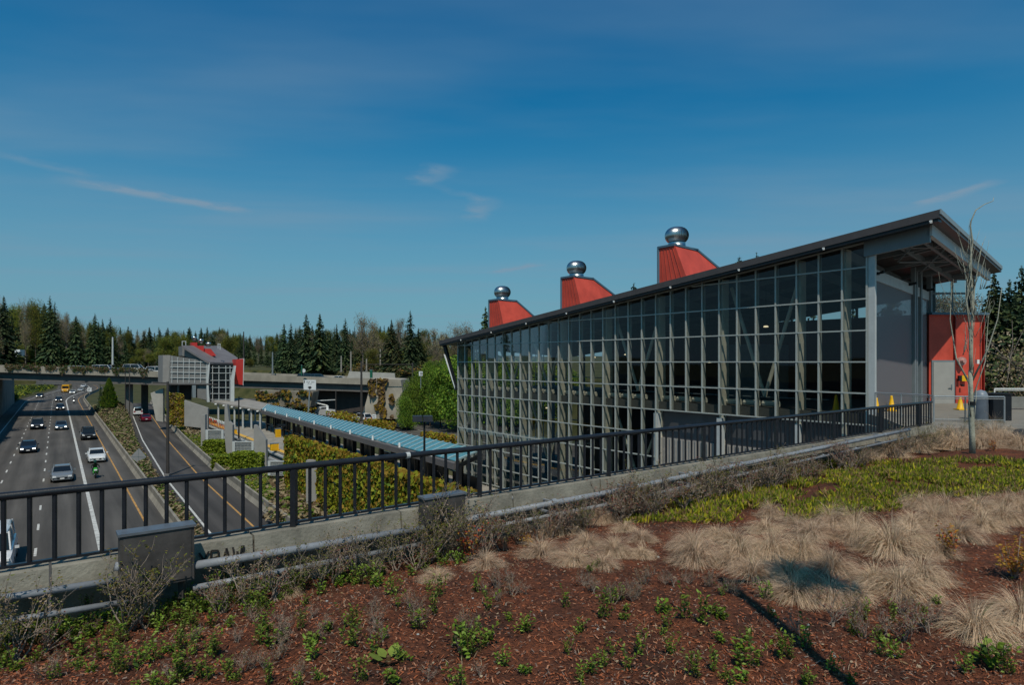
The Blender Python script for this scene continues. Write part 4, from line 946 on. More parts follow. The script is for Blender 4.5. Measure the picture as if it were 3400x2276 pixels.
o_ = at(560,1408,Yw); ext('retaining_wall', [(560,1316),(612,1334),(612,1412),(560,1405)], Yw+.4, .5, M_pw, 'grey wall behind the ochre ivy under the far station', 'wall')
wallivy('ivy', lambda a,b: .8, o_, at(612,1413,Yw)-o_, Vector((0,0,5.0)), Vector((-.3,-1,0)).normalized(), 1500, [M_lo,M_lo,M_ly,M_lb], .45, 21, 'ochre ivy sheet on the wall left of the broad grey panel')
def boxhedge(label, px0, px1, ytop, ybase, cols, n, seed, d=2.0, group=None):
    a = gnd((px0+px1)/2, ybase, ROADZ+.1); x0, x1 = at(px0,0,a.y).x, at(px1,0,a.y).x; h = (ybase-ytop)*a.y/F
    return foliage('hedge', [((( x0+x1)/2,a.y+d/2,ROADZ+.1+h*.5),((x1-x0)/2,d/2,h*.5))], n*2, cols, .2, seed, label)
boxhedge('bright green clipped hedge below the first mesh gate', 672, 746, 1466, 1520, [M_h1,M_h2,M_h1], 1700, 31)
boxhedge('bright green clipped hedge below the middle mesh gate', 762, 866, 1507, 1580, [M_h1,M_h2,M_h1], 2200, 32)
boxhedge('rounded green hedge sloping down from the first gate to the second', 700, 780, 1515, 1560, [M_h1,M_lg,M_h2], 1300, 33, 1.5)
rr = random.Random(77)
def ps(rr):
    p = gnd(rr.uniform(905,1120), rr.uniform(1600,1740), ROADZ+.2); return p if p.y < 62 else None
scatter('tan_shrubs', ps, 900, [M_lt,M_lt,M_lb,M_lg], .4, 14, .8, 'tan dry shrubs at the foot of the long ivy wall', 'shrubs')
def ps2(rr): return gnd(rr.uniform(618,672), rr.uniform(1412,1450), ROADZ+.3)
scatter('dry_shrubs', ps2, 350, [M_lt,M_lb,M_lt], .4, 15, .7, 'dry tan shrubs at the foot of the broad grey panel', 'shrubs')
# hedges on the barrier beyond the platform roof
for i, (x0,x1,y0,y1,y2,lab) in enumerate(((1000,1050,1346,1362,1376,'ochre hedge strip beyond the roof, left of the boom truck'),(1105,1180,1366,1392,1404,'ochre hedge strip beyond the roof, between truck and white car'),(1222,1300,1394,1420,1428,'ochre hedge strip beyond the roof, right of the white car'),(1408,1520,1442,1470,1478,'ochre hedge strip beyond the roof, at the station glass'))):
    a, b = gnd(x0,y1-8,ROADZ+.2), gnd(x1,y2,ROADZ+.2); n_ = 5
    pts = []
    for j in range(n_):
        c = a.lerp(b,(j+.5)/n_); pts.append(((c.x,c.y,ROADZ+.75),((b-a).length/n_*.4+.3,(b-a).length/n_*.35+.2,.65)))
    foliage('hedge', pts, 1100, [M_lo,M_lo,M_ly], .32, 40+i, lab, 'hedge')
m = MB(); rr = random.Random(5); a, b = gnd(930,1362,ROADZ+.2), gnd(1010,1350,ROADZ+.2)
# grey yellow cabinets and signs on the platform
def cabinet(label, px, py0, py1, w_, m_=M_yel, t=None):
    Y = gnd(px,py1,PZ+.02).y; z1 = EZ-(py0-HZ)*Y/F; p = at(px,0,Y)
    c = thing('platform_cabinet', label, 'cabinet', (p.x,Y,PZ+.02)); m = MB(); m.box((p.x,Y,(PZ+.02+z1)/2), (w_,.5,z1-PZ-.02), A); m.build('case', m_, c)
    m = MB(); m.box((p.x,Y,z1+.03), (w_+.08,.58,.06), A); m.build('cap', M_steel, c); m = MB(); q = Vector((p.x,Y,0))-U2.to_3d()*.26; m.box((q.x,q.y,(PZ+z1)/2), (w_*.8,.03,(z1-PZ)*.7), A); m.build('door_panel', mat('yellow_dark', (.62,.33,.01), .5, .08, 3), c)
cabinet('yellow platform cabinet on the warning edge, left of the tall wall pier', 777, 1427, 1440, .75)
cabinet('yellow platform cabinet under the dark hanging sign', 923, 1425, 1452, .7)
cabinet('yellow platform cabinet on the warning edge, right of the tall wall pier', 911, 1474, 1497, .9)
hs = thing('hanging_sign', 'black hanging platform sign under the roof above the yellow cabinet', 'sign', at(935,1415,88*KY)); ext('board', [(921,1411),(948,1411),(948,1418),(921,1418)], 88*KY, .2, M_black, parent=hs); ext('rod', [(933,1390),(935,1390),(935,1411),(933,1411)], 88*KY, .05, M_black, parent=hs)
for i in range(12):
    px = 686+i*5.2; Y = gnd(px,1408+i*2.1,PZ).y+1.2; p = at(px,0,Y)
    d = thing('safety_post', 'slim safety post with red and white top in a row on the platform', 'post', (p.x,Y,PZ+.02), 'red and white safety posts in a row on the platform')
    m = MB(); m.tube([(p.x,Y,PZ+.02),(p.x,Y,PZ+1.05)], .06, 8); m.build('pole', mat('orange_post', (.5,.12,.03), .5, .1, 3), d)
    m = MB(); m.tube([(p.x,Y,PZ+1.05),(p.x,Y,PZ+1.3)], .09, 8); m.build('white_band', M_white, d); m = MB(); m.tube([(p.x,Y,PZ+.8),(p.x,Y,PZ+1.05)], .1, 8)
    m.build('red_band', mat('post_red', (.5,.03,.03), .5, .1, 3) if i in (2,3,5,6) else M_lite, d)
# ------------------------------------------------------------------ poles, lamps and signs
def pole(label, px, ytop, ybase, z=ROADZ+.05, r=.1, Y=None, name='light_pole', cat='pole', m_=None, arm=None, lamp=False, group=None):
    if Y: p = at(px,1200,Y); p.z = EZ-(ybase-HZ)*Y/F
    else: p = gnd(px,ybase,z)
    h = EZ-(ytop-HZ)*p.y/F
    o = thing(name, label, cat, p, group); m = MB(); m.tube([p, (p.x,p.y,h)], [r,r*.7], 8); m.build('shaft', m_ or M_steel, o)
    m = MB(); m.box((p.x,p.y,p.z+.1), (r*3,r*3,.2)); m.build('base_plate', M_concd, o)
    if arm:
        for (x1,y1) in arm:
            q = at(x1,y1,p.y); m = MB(); m.tube([(p.x,p.y,q.z),q], .06, 6); m.build('arm', m_ or M_steel, o)
            if lamp: m = MB(); m.box(q, (.6,.25,.12)); m.build('lamp_head', M_lite, o)
    return o
M_dp = mat('dark_pole', (.05,.045,.043), .5, .15, 2)
pole('tall dark catenary pole with crossarm in front of the far station', 557, 1268, 1580, r=.17, m_=M_dp, arm=[(508,1272),(722,1278)], name='catenary_pole')
pole('pale tall light pole rising behind the left half of the bridge', 374, 1120, 1214, Y=165*KY, r=.22, m_=M_lite)
pole('thin grey pole beside the cypress, left of two', 416, 1222, 1398, r=.09, m_=M_dp, arm=[(430,1232)]); pole('thin grey pole beside the cypress, right of two', 430, 1220, 1404, r=.11, m_=M_dp)
pole('black platform pole in front of the grey platform roof', 793, 1318, 1462, z=PZ, r=.12, m_=M_black)
pole('thin dark pole behind the teal roof, left of the road sign', 870, 1275, 1345, z=PZ, r=.10, m_=M_dp)
pole('dark pole standing before the black underpass', 1115, 1298, 1392, r=.14, m_=M_dp)
pole('tall dark catenary pole at the right end of the bridge', 1200, 1200, 1405, r=.26, m_=M_dp, name='catenary_pole', arm=[(1372,1211)])
pole('tall dark catenary pole in front of the big green shrubs', 1370, 1205, 1395, r=.2, m_=M_dp, name='catenary_pole')
pole('thin pole above the red wall of the far station', 809, 1102, 1200, Y=150*KY, r=.16, m_=M_dp)
pole('pale light pole before the dark conifers right of the far station', 905, 1170, 1246, Y=165*KY, r=.2, m_=M_steel)
for i, (px, y0, y1) in enumerate(((1133,1183,1236),(1165,1167,1234),(1217,1192,1234),(1263,1160,1236),(1376,1190,1236),(1394,1185,1240))):
    pole('weathered utility pole beyond the right end of the bridge', px, y0, y1, Y=175*KY, r=.22, name='utility_pole', m_=mat('pole_wood', (.26,.24,.21), .8, .2, 2), group='utility poles beyond the bridge')
LM = pole('black double headed lamp before the teal roof end', 1409, 1398, 1700, Y=44*KY, r=.09, m_=M_black, name='street_lamp', cat='lamp')
p = at(1403,1391,44*KY)
for dx in (-.33,.33): m = MB(); m.box((p.x+dx,p.y,p.z), (.58,.6,.36), .2); m.build('lamp_head', mat('lamp_dark', (.03,.035,.045), .5, .2, 4), LM)
def sign(label, poly, Y, m_, extra=None, post=None, name='road_sign'):
    o = thing(name, label, 'sign', at(poly[0][0],poly[-1][1],Y)); ext('board', poly, Y, .06, m_, parent=o)
    if extra:
        for q, mm in extra: ext('marking', q, Y-.02, .015, mm, parent=o)
    if post: ext('post', post, Y+.08, .12, M_steel, parent=o)
    return o
M_sgn = mat('sign_white', (.62,.64,.66), .5, .04, 2); M_mark = mat('sign_black', (.02,.02,.02), .6, .1, 2)
Ys = 128*KY
ar = [([(1024,1284),(1033,1284),(1033,1287),(1036,1287),(1028.5,1294),(1021,1287),(1024,1287)], M_mark)]
def glyphs(x, y, w_, h_, k, seed):
    rr = random.Random(seed); out = []; cw = w_/k
    for i in range(k):
        x0 = x+i*cw; out.append(([(x0,y),(x0+cw*.25,y),(x0+cw*.25,y+h_),(x0,y+h_)], M_mark)); yy = y+rr.choice((0,.4,.75))*h_; out.append(([(x0+cw*.25,yy),(x0+cw*.75,yy),(x0+cw*.75,yy+h_*.25),(x0+cw*.25,yy+h_*.25)], M_mark))
    return out
sign('white overhead road sign with dark lettering and a down arrow in front of the bridge', [(1008,1262),(1049,1263),(1049,1296),(1008,1295)], Ys, M_sgn, ar+glyphs(1018,1268,12,4,3,1)+glyphs(1034,1268.5,11,4,3,2)+glyphs(1022,1275,14,2,4,3)+[([(1009.5,1263.5),(1012,1263.5),(1012,1272),(1009.5,1274)], M_mark)],
     [(1026,1296),(1030,1296),(1026,1370),(1021,1370)])
yd = gnd(460,1550,ROADZ+.2).y
sign('grey back of a diamond road sign on the median', [(433,1518),(461,1490),(485,1519),(460,1541)], yd, mat('sign_back', (.30,.31,.32), .45, .08, 2, metal=.3), [([(459.4,1494),(461,1494),(461,1540),(459.4,1540)], M_steel),([(436,1517),(482,1518),(482,1519.5),(436,1518.5)], M_steel)], [(459,1541),(461,1541),(461,1552),(459,1552)])
sign('small white sign at the foot of the cypress', [(364,1346),(377,1346),(377,1360),(364,1360)], gnd(370,1366,ROADZ+.2).y, M_sgn, [([(369,1350),(372,1350),(372,1353),(370.5,1353),(370.5,1357),(369,1357)], M_mark)], [(370,1360),(371,1360),(371,1366),(370,1366)])
sign('white sign standing under the bridge at the median tip', [(290,1288),(304,1288),(304,1301),(290,1301)], gnd(297,1312,ROADZ+.2).y, M_sgn, glyphs(293,1290,8,8,2,6), [(296,1301),(298,1301),(298,1311),(296,1311)])
sign('white chevron sign at the edge of the big green shrubs', [(1391,1234),(1403,1234),(1403,1249),(1391,1249)], 118*KY, M_sgn, [([(1394,1237),(1396,1237),(1399,1241.5),(1396,1246),(1394,1246),(1397,1241.5)], M_mark),([(1398,1237),(1400,1237),(1402.5,1241.5),(1400,1246),(1398,1246),(1400.5,1241.5)], M_mark)], [(1396,1249),(1398,1249),(1398,1290),(1396,1290)])
sign('white vertical sign panel beside the white car right of the platform roof', [(1236,1377),(1249,1377),(1249,1399),(1236,1399)], gnd(1242,1404,ROADZ+.1).y, M_sgn, glyphs(1238,1380,9,4,3,9)+glyphs(1238,1387,9,4,3,10), [(1241,1399),(1244,1399),(1244,1404),(1241,1404)])
rs = thing('round_sign', 'round white sign above the bridge beside the green post', 'sign', at(1008,1244,150*KY)); p = at(1008,1232,150*KY); m = MB(); m.tube([p,p+Vector((0,.08,0))], .42, 14); m.build('disc', M_sgn, rs); ext('post', [(1007.5,1237),(1008.8,1237),(1008.8,1246),(1007.5,1246)], 150*KY+.1, .1, M_steel, parent=rs)
for lab, px, y0, y1 in (('green post on the bridge beside the round white sign',1001,1214,1248),('green cabinet post at the end of the sound wall',1232,1230,1256)):
    gp = thing('green_post', lab, 'post', at(px,y1,146*KY)); w_ = 1.6 if px < 1100 else 4; ext('shaft', [(px-w_,y0),(px+w_,y0),(px+w_,y1),(px-w_,y1)], 146*KY, .4, mat('green_paint', (.01,.10,.06), .5, .1, 2), parent=gp); ext('cap', [(px-w_-.5,y0-1.5),(px+w_+.5,y0-1.5),(px+w_+.5,y0),(px-w_-.5,y0)], 146*KY, .4, M_steel, parent=gp)
ext('sound_wall', [(1160,1234),(1310,1240),(1312,1258),(1152,1256)], 158*KY, .4, mat('sound_wall_grey', (.36,.35,.32), .9, .12, .8), 'pale panelled sound wall beyond the right end of the bridge', 'wall')
# ------------------------------------------------------------------ vehicles
def paint(name, col): return mat('paint_'+name, col, .3, .05, 2, coat=.6, spec=.5)
M_tyre = mat('tyre', (.012,.012,.012), .8, .1, 5); M_rim = mat('rim', (.35,.36,.37), .3, .1, 4, metal=.8)
M_win = mat('car_glass', (.01,.013,.016), .08, .05, 1, spec=.6); M_head = mat('headlight_lens', (.75,.78,.80), .15, .04, 3, spec=.6)
M_beam = mat('headlight_lit', (1,1,.92), .3, 0, emit=4.0); M_tail = mat('tail_light', (.35,.01,.01), .3, .05, 3); M_plate = mat('plate', (.6,.6,.6), .6, .05, 4)
KINDS = {  # length, half width, body stations (y, half width factor, z bottom, z top), greenhouse (cowl y, roof front y, roof back y, tail y, roof z, belt front, belt rear)
 'sedan': (4.75, .90, [(2.37,.72,.30,.58),(2.2,.90,.2,.72),(1.7,.99,.18,.83),(.95,1,.18,.93),(-.4,1,.18,.95),(-1.5,.99,.18,.99),(-2.1,.94,.2,.97),(-2.37,.82,.3,.8)], (1.05,.30,-.95,-1.85,1.43,.92,.98)),
 'suv': (4.8, .95, [(2.38,.8,.38,.75),(2.2,.94,.28,.95),(1.5,1,.26,1.05),(1.0,1,.26,1.10),(-.4,1,.26,1.12),(-1.6,1,.26,1.12),(-2.2,.97,.28,1.08),(-2.38,.92,.36,.95)], (1.1,.5,-1.9,-2.3,1.76,1.08,1.1)),
 'van': (5.4, 1.0, [(2.68,.8,.35,.85),(2.5,.95,.28,1.0),(2.0,1,.26,1.15),(1.5,1,.26,1.2),(-.4,1,.26,1.22),(-1.8,1,.26,1.22),(-2.5,1,.28,1.2),(-2.68,.96,.36,1.0)], (1.75,1.0,-2.45,-2.62,2.1,1.18,1.2)),
}
def vehicle(kind, name, label, col, loc, heading, lit=False, group=None, cat='car', sc=1.0):
    L, W, stn, gh = KINDS[kind]
    v = thing(name, label, cat, loc, group, heading, local=True); v.scale = (sc,sc,sc)
    m = MB(); secs = []
    for y, f, zb, zt in stn:
        w = W*f; zm = zb+(zt-zb)*.55
        secs.append([Vector(p) for p in ((-w*.93,y,zb),(w*.93,y,zb),(w,y,zb+.12),(w,y,zm),(w*.93,y,zt-.05),(w*.78,y,zt),(-w*.78,y,zt),(-w*.93,y,zt-.05),(-w,y,zm),(-w,y,zb+.12))])
    m.loft(secs); m.build('body', col, v, smooth=False)
    c, rf, rb, tl, zr, b0, b1 = gh
    m = MB(); g = [(c,.84,b0-.03,b0),(rf,.86,b0,zr-.05),(rb,.86,b1,zr-.06),(tl,.82,b1-.05,b1)]; secs = []
    for y, f, zb, zt in g:
        w = W*f; wt = w*(.84 if zt > zb+.1 else .97); secs.append([Vector(p) for p in ((-w,y,min(zb,b0)-.05),(w,y,min(zb,b0)-.05),(wt,y,zt),(-wt,y,zt))])
    m.loft(secs); m.build('windows', M_win, v)
    m = MB(); wt = W*.86*.84; m.loft([[Vector(p) for p in ((-wt,y,zr+dz-.05),(wt,y,zr+dz-.05),(wt*.85,y,zr+dz+.02),(-wt*.85,y,zr+dz+.02))] for y, dz in ((rf+.08,-.05),((rf+rb)/2,.0),(rb-.08,-.06))]); m.build('roof', col, v)
    for sx_ in (-1, 1):
        m = MB(); m.beam((sx_*W*.84,c,b0), (sx_*wt*1.0,rf,zr-.03), .07, .06); m.beam((sx_*wt,rb,zr-.04), (sx_*W*.82,tl,b1), .1, .06); ym = (rf+rb)/2; m.beam((sx_*W*.87,ym,b0), (sx_*wt*1.01,ym,zr-.03), .05, .08); m.build('pillars', col, v)
        m = MB(); m.box((sx_*(W+.12),c-.25,b0+.08), (.2,.1,.14)); m.build('mirror', col, v)
        y0, f0, _, z0 = stn[0]; y1 = stn[1][0]
        m = MB(); m.box((sx_*W*.68,(y0+y1)/2+.03,z0+.02), (.30,.26,.12)); m.build('headlight', M_beam if lit else M_head, v)
        m = MB(); m.box((sx_*W*.7,stn[-1][0]+.02,stn[-1][3]-.05), (.34,.12,.18)); m.build('tail_light', M_tail, v)
        for y in (L*.31, -L*.29):
            r_ = .33 if kind == 'sedan' else .38; m = MB(); m.tube([(sx_*W*.80,y,r_),(sx_*(W+.015),y,r_)], r_, 16); wh = m.build('wheel', M_tyre, v)
            m = MB(); m.tube([(sx_*(W+.0),y,r_),(sx_*(W+.022),y,r_)], r_*.62, 14); m.build('rim', M_rim, wh)
    y0 = stn[0][0]; m = MB(); m.box((0,y0-.0,stn[0][3]-.12), (W*.9,.06,.14)); m.build('grille', M_black, v)
    m = MB(); m.box((0,y0+.02,stn[0][2]+.12), (.34,.05,.14)); m.build('number_plate', M_plate, v)
    m = MB(); m.box((0,stn[-1][0]-.02,stn[-1][3]-.25), (.34,.05,.14)); m.build('number_plate', M_plate, v)
    return v
def road(px, py): return gnd(px, py, ROADZ+.012)
HD = A+math.pi
c_navy = paint('navy', (.012,.017,.028)); c_black = paint('black', (.008,.009,.011)); c_blue = paint('slate_blue', (.045,.075,.11)); c_white = paint('white', (.62,.63,.64)); c_grey = paint('grey', (.16,.175,.19)); c_silver = paint('silver', (.38,.40,.41)); c_red = paint('maroon', (.11,.008,.022)); c_yel = paint('yellow', (.6,.30,.01)); c_dkblue = paint('dark_blue', (.03,.05,.085))
G_ = 'cars driving towards the viewer on the freeway'
vehicle('suv','car','dark navy car with headlights on, in the lane left of the slate blue car',c_navy,road(124,1424),HD,True,G_)
vehicle('sedan','car','slate blue sedan beside the solid white line, left of the black car',c_blue,road(203,1426),HD,True,G_)
vehicle('sedan','car','black sedan with headlights on, farther left behind the grey sedan',c_navy,road(95,1500),HD,True,G_)
vehicle('suv','car','black car right of the solid white line, ahead of the white sedan',c_black,road(293,1458),HD,False,G_)
vehicle('sedan','car','white sedan right of the solid white line, behind the green motorcycle',c_white,road(320,1530),HD,False,G_)
vehicle('sedan','car','grey sedan nearest the railing in the middle lane',c_grey,road(206,1592),HD,False,G_)
vehicle('van','van','white van passing under the railing at the lower left corner',c_white,gnd(-22,1880,ROADZ+.01),HD,False,None,'van')
vehicle('sedan','car','black car with bright headlights inside the bridge shadow',c_black,road(200,1361),HD,True,G_)
vehicle('sedan','car','small dark car just beyond the bridge shadow',c_black,road(195,1334),HD-.02,True,G_)
vehicle('sedan','car','dark car at the far left lane beyond the bridge shadow',c_navy,road(133,1321),HD-.1,True,G_)
vehicle('sedan','car','silver car right behind the yellow bus',c_silver,road(243,1308),HD-.16,True,G_)
vehicle('sedan','car','pale blue car beyond the silver car under the bridge',c_silver,road(270,1300),HD-.25,False,G_)
vehicle('sedan','car','farthest white car under the bridge',c_white,road(279,1287),HD-.3,False,G_)
vehicle('suv','car','white car in the bridge shadow on the ramp',c_white,road(455,1379),A,False)
vehicle('sedan','car','maroon car driving away on the ramp before the bridge shadow',c_red,road(482,1399),A,False)
vehicle('suv','car','white car with its brake light glinting beyond the platform roof',c_white,gnd(1202,1402,ROADZ+.01),A+.15,False)
vehicle('sedan','car','black car hidden behind the white car beyond the roof',c_black,gnd(1186,1390,ROADZ+.01),A+.1,False)
vehicle('suv','car','dark blue car on the road left of the station glass',c_dkblue,gnd(1336,1424,ROADZ+.01),A+.1,False)
# bus
def bus(label, px, py):
    b = thing('yellow_bus', label, 'bus', road(px,py), None, HD-.12, local=True)
    m = MB(); m.loft([[Vector(p) for p in ((-1.2,y,.45),(1.2,y,.45),(1.22,y,1.6),(1.15,y,zt-.15),(.9,y,zt),(-.9,y,zt),(-1.15,y,zt-.15),(-1.22,y,1.6))] for y, zt in ((2.3,2.85),(2.1,3.0),(-6,3.0),(-6.1,2.9))]); m.build('body', c_yel, b)
    m = MB(); m.loft([[Vector(p) for p in ((-1.0,y,.5),(1.0,y,.5),(1.0,y,zt),(-1.0,y,zt))] for y, zt in ((3.5,1.2),(3.3,1.45),(2.2,1.5))]); m.build('bonnet', c_yel, b)
    m = MB(); m.box((0,2.32,2.05), (2.0,.06,.85)); m.build('windscreen', M_win, b)
    for sx_ in (-1,1):
        m = MB(); m.box((sx_*1.21,-2,2.1), (.04,7,.6)); m.build('side_windows', M_win, b); m = MB(); m.box((sx_*.75,3.5,1.0), (.3,.1,.25)); m.build('headlight', M_head, b)
        for y in (2.6,-3.8): m = MB(); m.tube([(sx_*.85,y,.5),(sx_*1.18,y,.5)], .5, 14); m.build('wheel', M_tyre, b)
bus('yellow school bus coming out from under the bridge', 220, 1304)
def truck(label, px, py):
    p = gnd(px,py,ROADZ+.01); b = thing('boom_truck', label, 'truck', p, None, A+.12, local=True); b.scale = (.82,.82,.82)
    m = MB(); m.loft([[Vector(q) for q in ((-1.15,y,.6),(1.15,y,.6),(1.12,y,zt),(-1.12,y,zt))] for y, zt in ((3.6,1.5),(3.3,1.7),(2.5,1.8),(2.2,2.6),(.8,2.6))]); m.build('cab', c_white, b)
    m = MB(); m.box((0,-1.6,1.3), (2.35,4.4,1.4)); m.build('utility_box', c_white, b); m = MB(); m.box((0,.78,2.1), (1.5,.05,.6)); m.build('rear_window', M_win, b)
    m = MB(); m.tube([(0,-1.2,2.0),(0,-1.2,2.9)], .3, 10); m.build('turret', M_white, b); m = MB(); m.beam((0,-1.2,3.0), (-3.4,1.2,4.1), .22, .25); m.build('boom', M_white, b); m = MB(); m.beam((-3.4,1.2,4.2),(4.4,3.2,4.1), .2, .2); m.build('boom', M_white, b)
    for sx_ in (-1,1):
        m = MB(); m.box((sx_*1.0,-3.83,1.0), (.25,.06,.3)); m.build('tail_light', M_tail, b)
        for y in (2.6,-2.4): m = MB(); m.tube([(sx_*.8,y,.48),(sx_*1.15,y,.48)], .48, 14); m.build('wheel', M_tyre, b)
truck('white boom truck beyond the platform roof before the black underpass', 1080, 1385)
# vehicles on the bridge and beyond it
for i, (px, dyy, kd, col, lab, hd) in enumerate(((505,3,'sedan',c_white,'white sedan on the bridge beside the far station, front one of two',0),(532,3.4,'van',c_white,'white van on the bridge beside the far station, behind the sedan',0),(123,22,'van',c_white,'white vehicle roof above the left end of the ivy covered parapet',0),(267,24,'van',c_silver,'pale vehicle roof above the ivy, second from the left end of the bridge',0),(347,24,'van',c_white,'pale vehicle roof above the ivy just left of the pale light pole',0),(386,12,'sedan',c_silver,'silver car above the parapet right of the pale light pole',0),(424,13,'sedan',c_white,'white car above the parapet between light pole and far station',0),(448,30,'van',c_white,'white vehicle farther up behind the bridge near the far station',0),(1022,5,'suv',c_dkblue,'dark blue car on the bridge right of the round white sign, first of two',0),(1058,5,'suv',c_dkblue,'dark blue car on the bridge left of the sound wall, second of two',0),(1130,6,'sedan',c_white,'white car on the bridge in front of the sound wall',0))):
    p = bpt(px, lin(px,PBL)-3, dyy); k = (p.y)/(brY(px)); p.x = (px-CX)*p.y/F; 
    if dyy > 16: p.z = hillz(p.x,p.y)+ (0.0)
    vehicle(kd, 'van' if kd == 'van' else 'car', lab, col, p, -math.pi/2+.1, False, None, 'van' if kd == 'van' else 'car')
# white truck on the hillside road at the left
p = at(62,1190,262*KY); tr_ = thing('box_truck', 'white box truck among the trees above the left end of the bridge', 'truck', p, None, .35, local=True)
m = MB(); m.box((0,0,1.9), (2.3,4.5,2.6)); m.build('cargo_box', c_white, tr_); m = MB(); m.loft([[Vector(q) for q in ((-1.05,y,.5),(1.05,y,.5),(1.0,y,z),(-1.0,y,z))] for y, z in ((-4.2,1.3),(-3.9,1.5),(-3.4,2.2),(-2.3,2.3))]); m.build('cab', c_white, tr_)
m = MB(); m.box((0,-3.75,1.8), (1.7,.06,.6)); m.build('windscreen', M_win, tr_)
for sx_ in (-1,1):
    for y in (-3,1.4): m = MB(); m.tube([(sx_*.8,y,.45),(sx_*1.1,y,.45)], .45, 12); m.build('wheel', M_tyre, tr_)
# ------------------------------------------------------------------ people and motorcycles
def person(label, loc, heading, J, mats, sc=1.0):
    """one continuous body grown on a skeleton; J: joints name -> (pos, radius)"""
    edges = [('pelvis','waist'),('waist','chest'),('chest','neck'),('neck','chin'),('chin','head'),('head','crown'),('chest','sl'),('sl','el'),('el','wl'),('wl','hl'),('chest','sr'),('sr','er'),('er','wr'),('wr','hr'),('pelvis','pl'),('pl','kl'),('kl','al'),('al','tl'),('pelvis','pr'),('pr','kr'),('kr','ar'),('ar','tr')]
    names = list(J); me = bpy.data.meshes.new('person'); me.from_pydata([Vector(J[k][0])*sc for k in names], [(names.index(a),names.index(b)) for a,b in edges], []); o = bpy.data.objects.new('person', me); C.objects.link(o)
    md = o.modifiers.new('skin', 'SKIN'); md.use_smooth_shade = True
    for i, k in enumerate(names):
        sv = me.skin_vertices[0].data[i]; sv.radius = (J[k][1]*sc,)*2; sv.use_root = (k == 'pelvis')
    o.modifiers.new('sub', 'SUBSURF').levels = 1; o.modifiers['sub'].render_levels = 1
    dg = bpy.context.evaluated_depsgraph_get(); ev = o.evaluated_get(dg); nm = bpy.data.meshes.new_from_object(ev); bpy.data.objects.remove(o)
    o = bpy.data.objects.new('person', nm); C.objects.link(o); nm.materials.clear()
    for k in mats: nm.materials.append(k)
    zn = J['neck'][0][2]*sc; zw = J['pelvis'][0][2]*sc
    for f in nm.polygons: f.material_index = 0 if f.center.z > zn+.02 else (1 if f.center.z > zw else 2)
    o.location = loc; o.rotation_euler = (0,0,heading); BASE[o] = Vector((0,0,0)); return tag(o, label, 'person')
M_skin = mat('skin', (.45,.27,.19), .6, .05, 3); M_jk = mat('jacket_black', (.012,.014,.013), .6, .1, 4); M_jn = mat('jeans', (.03,.04,.06), .8, .1, 4)
SIT = {'pelvis':((0,-.25,.85),.15),'waist':((0,-.2,1.05),.14),'chest':((0,-.02,1.3),.17),'neck':((0,.06,1.46),.07),'chin':((0,.1,1.52),.08),'head':((0,.12,1.6),.11),'crown':((0,.12,1.70),.08),
 'sl':((-.21,.02,1.33),.075),'el':((-.33,.28,1.15),.055),'wl':((-.33,.5,1.08),.04),'hl':((-.33,.57,1.07),.04),'sr':((.21,.02,1.33),.075),'er':((.33,.28,1.15),.055),'wr':((.33,.5,1.08),.04),'hr':((.33,.57,1.07),.04),
 'pl':((-.14,-.22,.84),.12),'kl':((-.24,.22,.72),.08),'al':((-.22,-.05,.34),.055),'tl':((-.22,.1,.3),.045),'pr':((.14,-.22,.84),.12),'kr':((.24,.22,.72),.08),'ar':((.22,-.05,.34),.055),'tr':((.22,.1,.3),.045)}
def bike(label, plabel, loc, hd, col, lit, helmet):
    b = thing('motorcycle', label, 'motorcycle', loc, None, hd, local=True)
    for y in (.72,-.70): m = MB(); m.lathe((0,0,0), [(.30,-.06),(.32,0),(.30,.06),(.2,.04),(.2,-.04),(.30,-.06)], 18); m.v = [(z,y+x,.32+y_) for x, y_, z in m.v]; m.build('wheel', M_tyre, b)
    m = MB(); m.loft([[Vector(p) for p in ((-w,y,zb),(w,y,zb),(w*1.1,y,(zb+zt)/2),(w*.7,y,zt),(-w*.7,y,zt),(-w*1.1,y,(zb+zt)/2))] for y, w, zb, zt in ((.85,.1,.72,.92),(.7,.2,.5,1.08),(.35,.22,.34,1.0),(0,.18,.34,.92),(-.4,.15,.55,.84),(-.9,.09,.72,.9))]); m.build('fairing', col, b)
    m = MB(); m.loft([[Vector(p) for p in ((-.12,y,z),(.12,y,z),(.08,y,z+.05),(-.08,y,z+.05))] for y, z in ((-.05,.86),(-.5,.84))]); m.build('seat', M_black, b)
    m = MB(); m.box((0,.86,.86), (.26,.06,.13)); m.build('headlight', M_beam if lit else M_head, b); m = MB(); m.tube([(-.36,.52,1.04),(0,.6,1.0),(.36,.52,1.04)], .02, 6); m.build('handlebar', M_black, b)
    m = MB(); 
    for sx_ in (-.09,.09): m.tube([(sx_,.72,.32),(sx_*1.1,.52,.98)], .03, 6)
    m.build('fork', M_rim, b)
    pr = person(plabel, loc, hd, SIT, [M_skin, M_jk, M_jn]); m = MB(); m.lathe((0,.12,1.62), [(.07,-.15),(.14,-.08),(.15,.02),(.13,.10),(.07,.15),(.01,.165)], 14); h = m.build('helmet', helmet, pr, smooth=True)
bike('bright green motorcycle ahead of the white sedan', 'rider in dark jacket and helmet on the green motorcycle', road(316,1586), HD, mat('bike_green', (.03,.33,.03), .3, .1, 3, coat=.6), False, mat('helmet_green', (.01,.06,.05), .3, .1, 3, coat=.5))
bike('white motorcycle with a bright headlight beyond the bridge shadow', 'rider in dark clothes on the white motorcycle', road(245,1341), HD-.02, c_white, True, M_white)
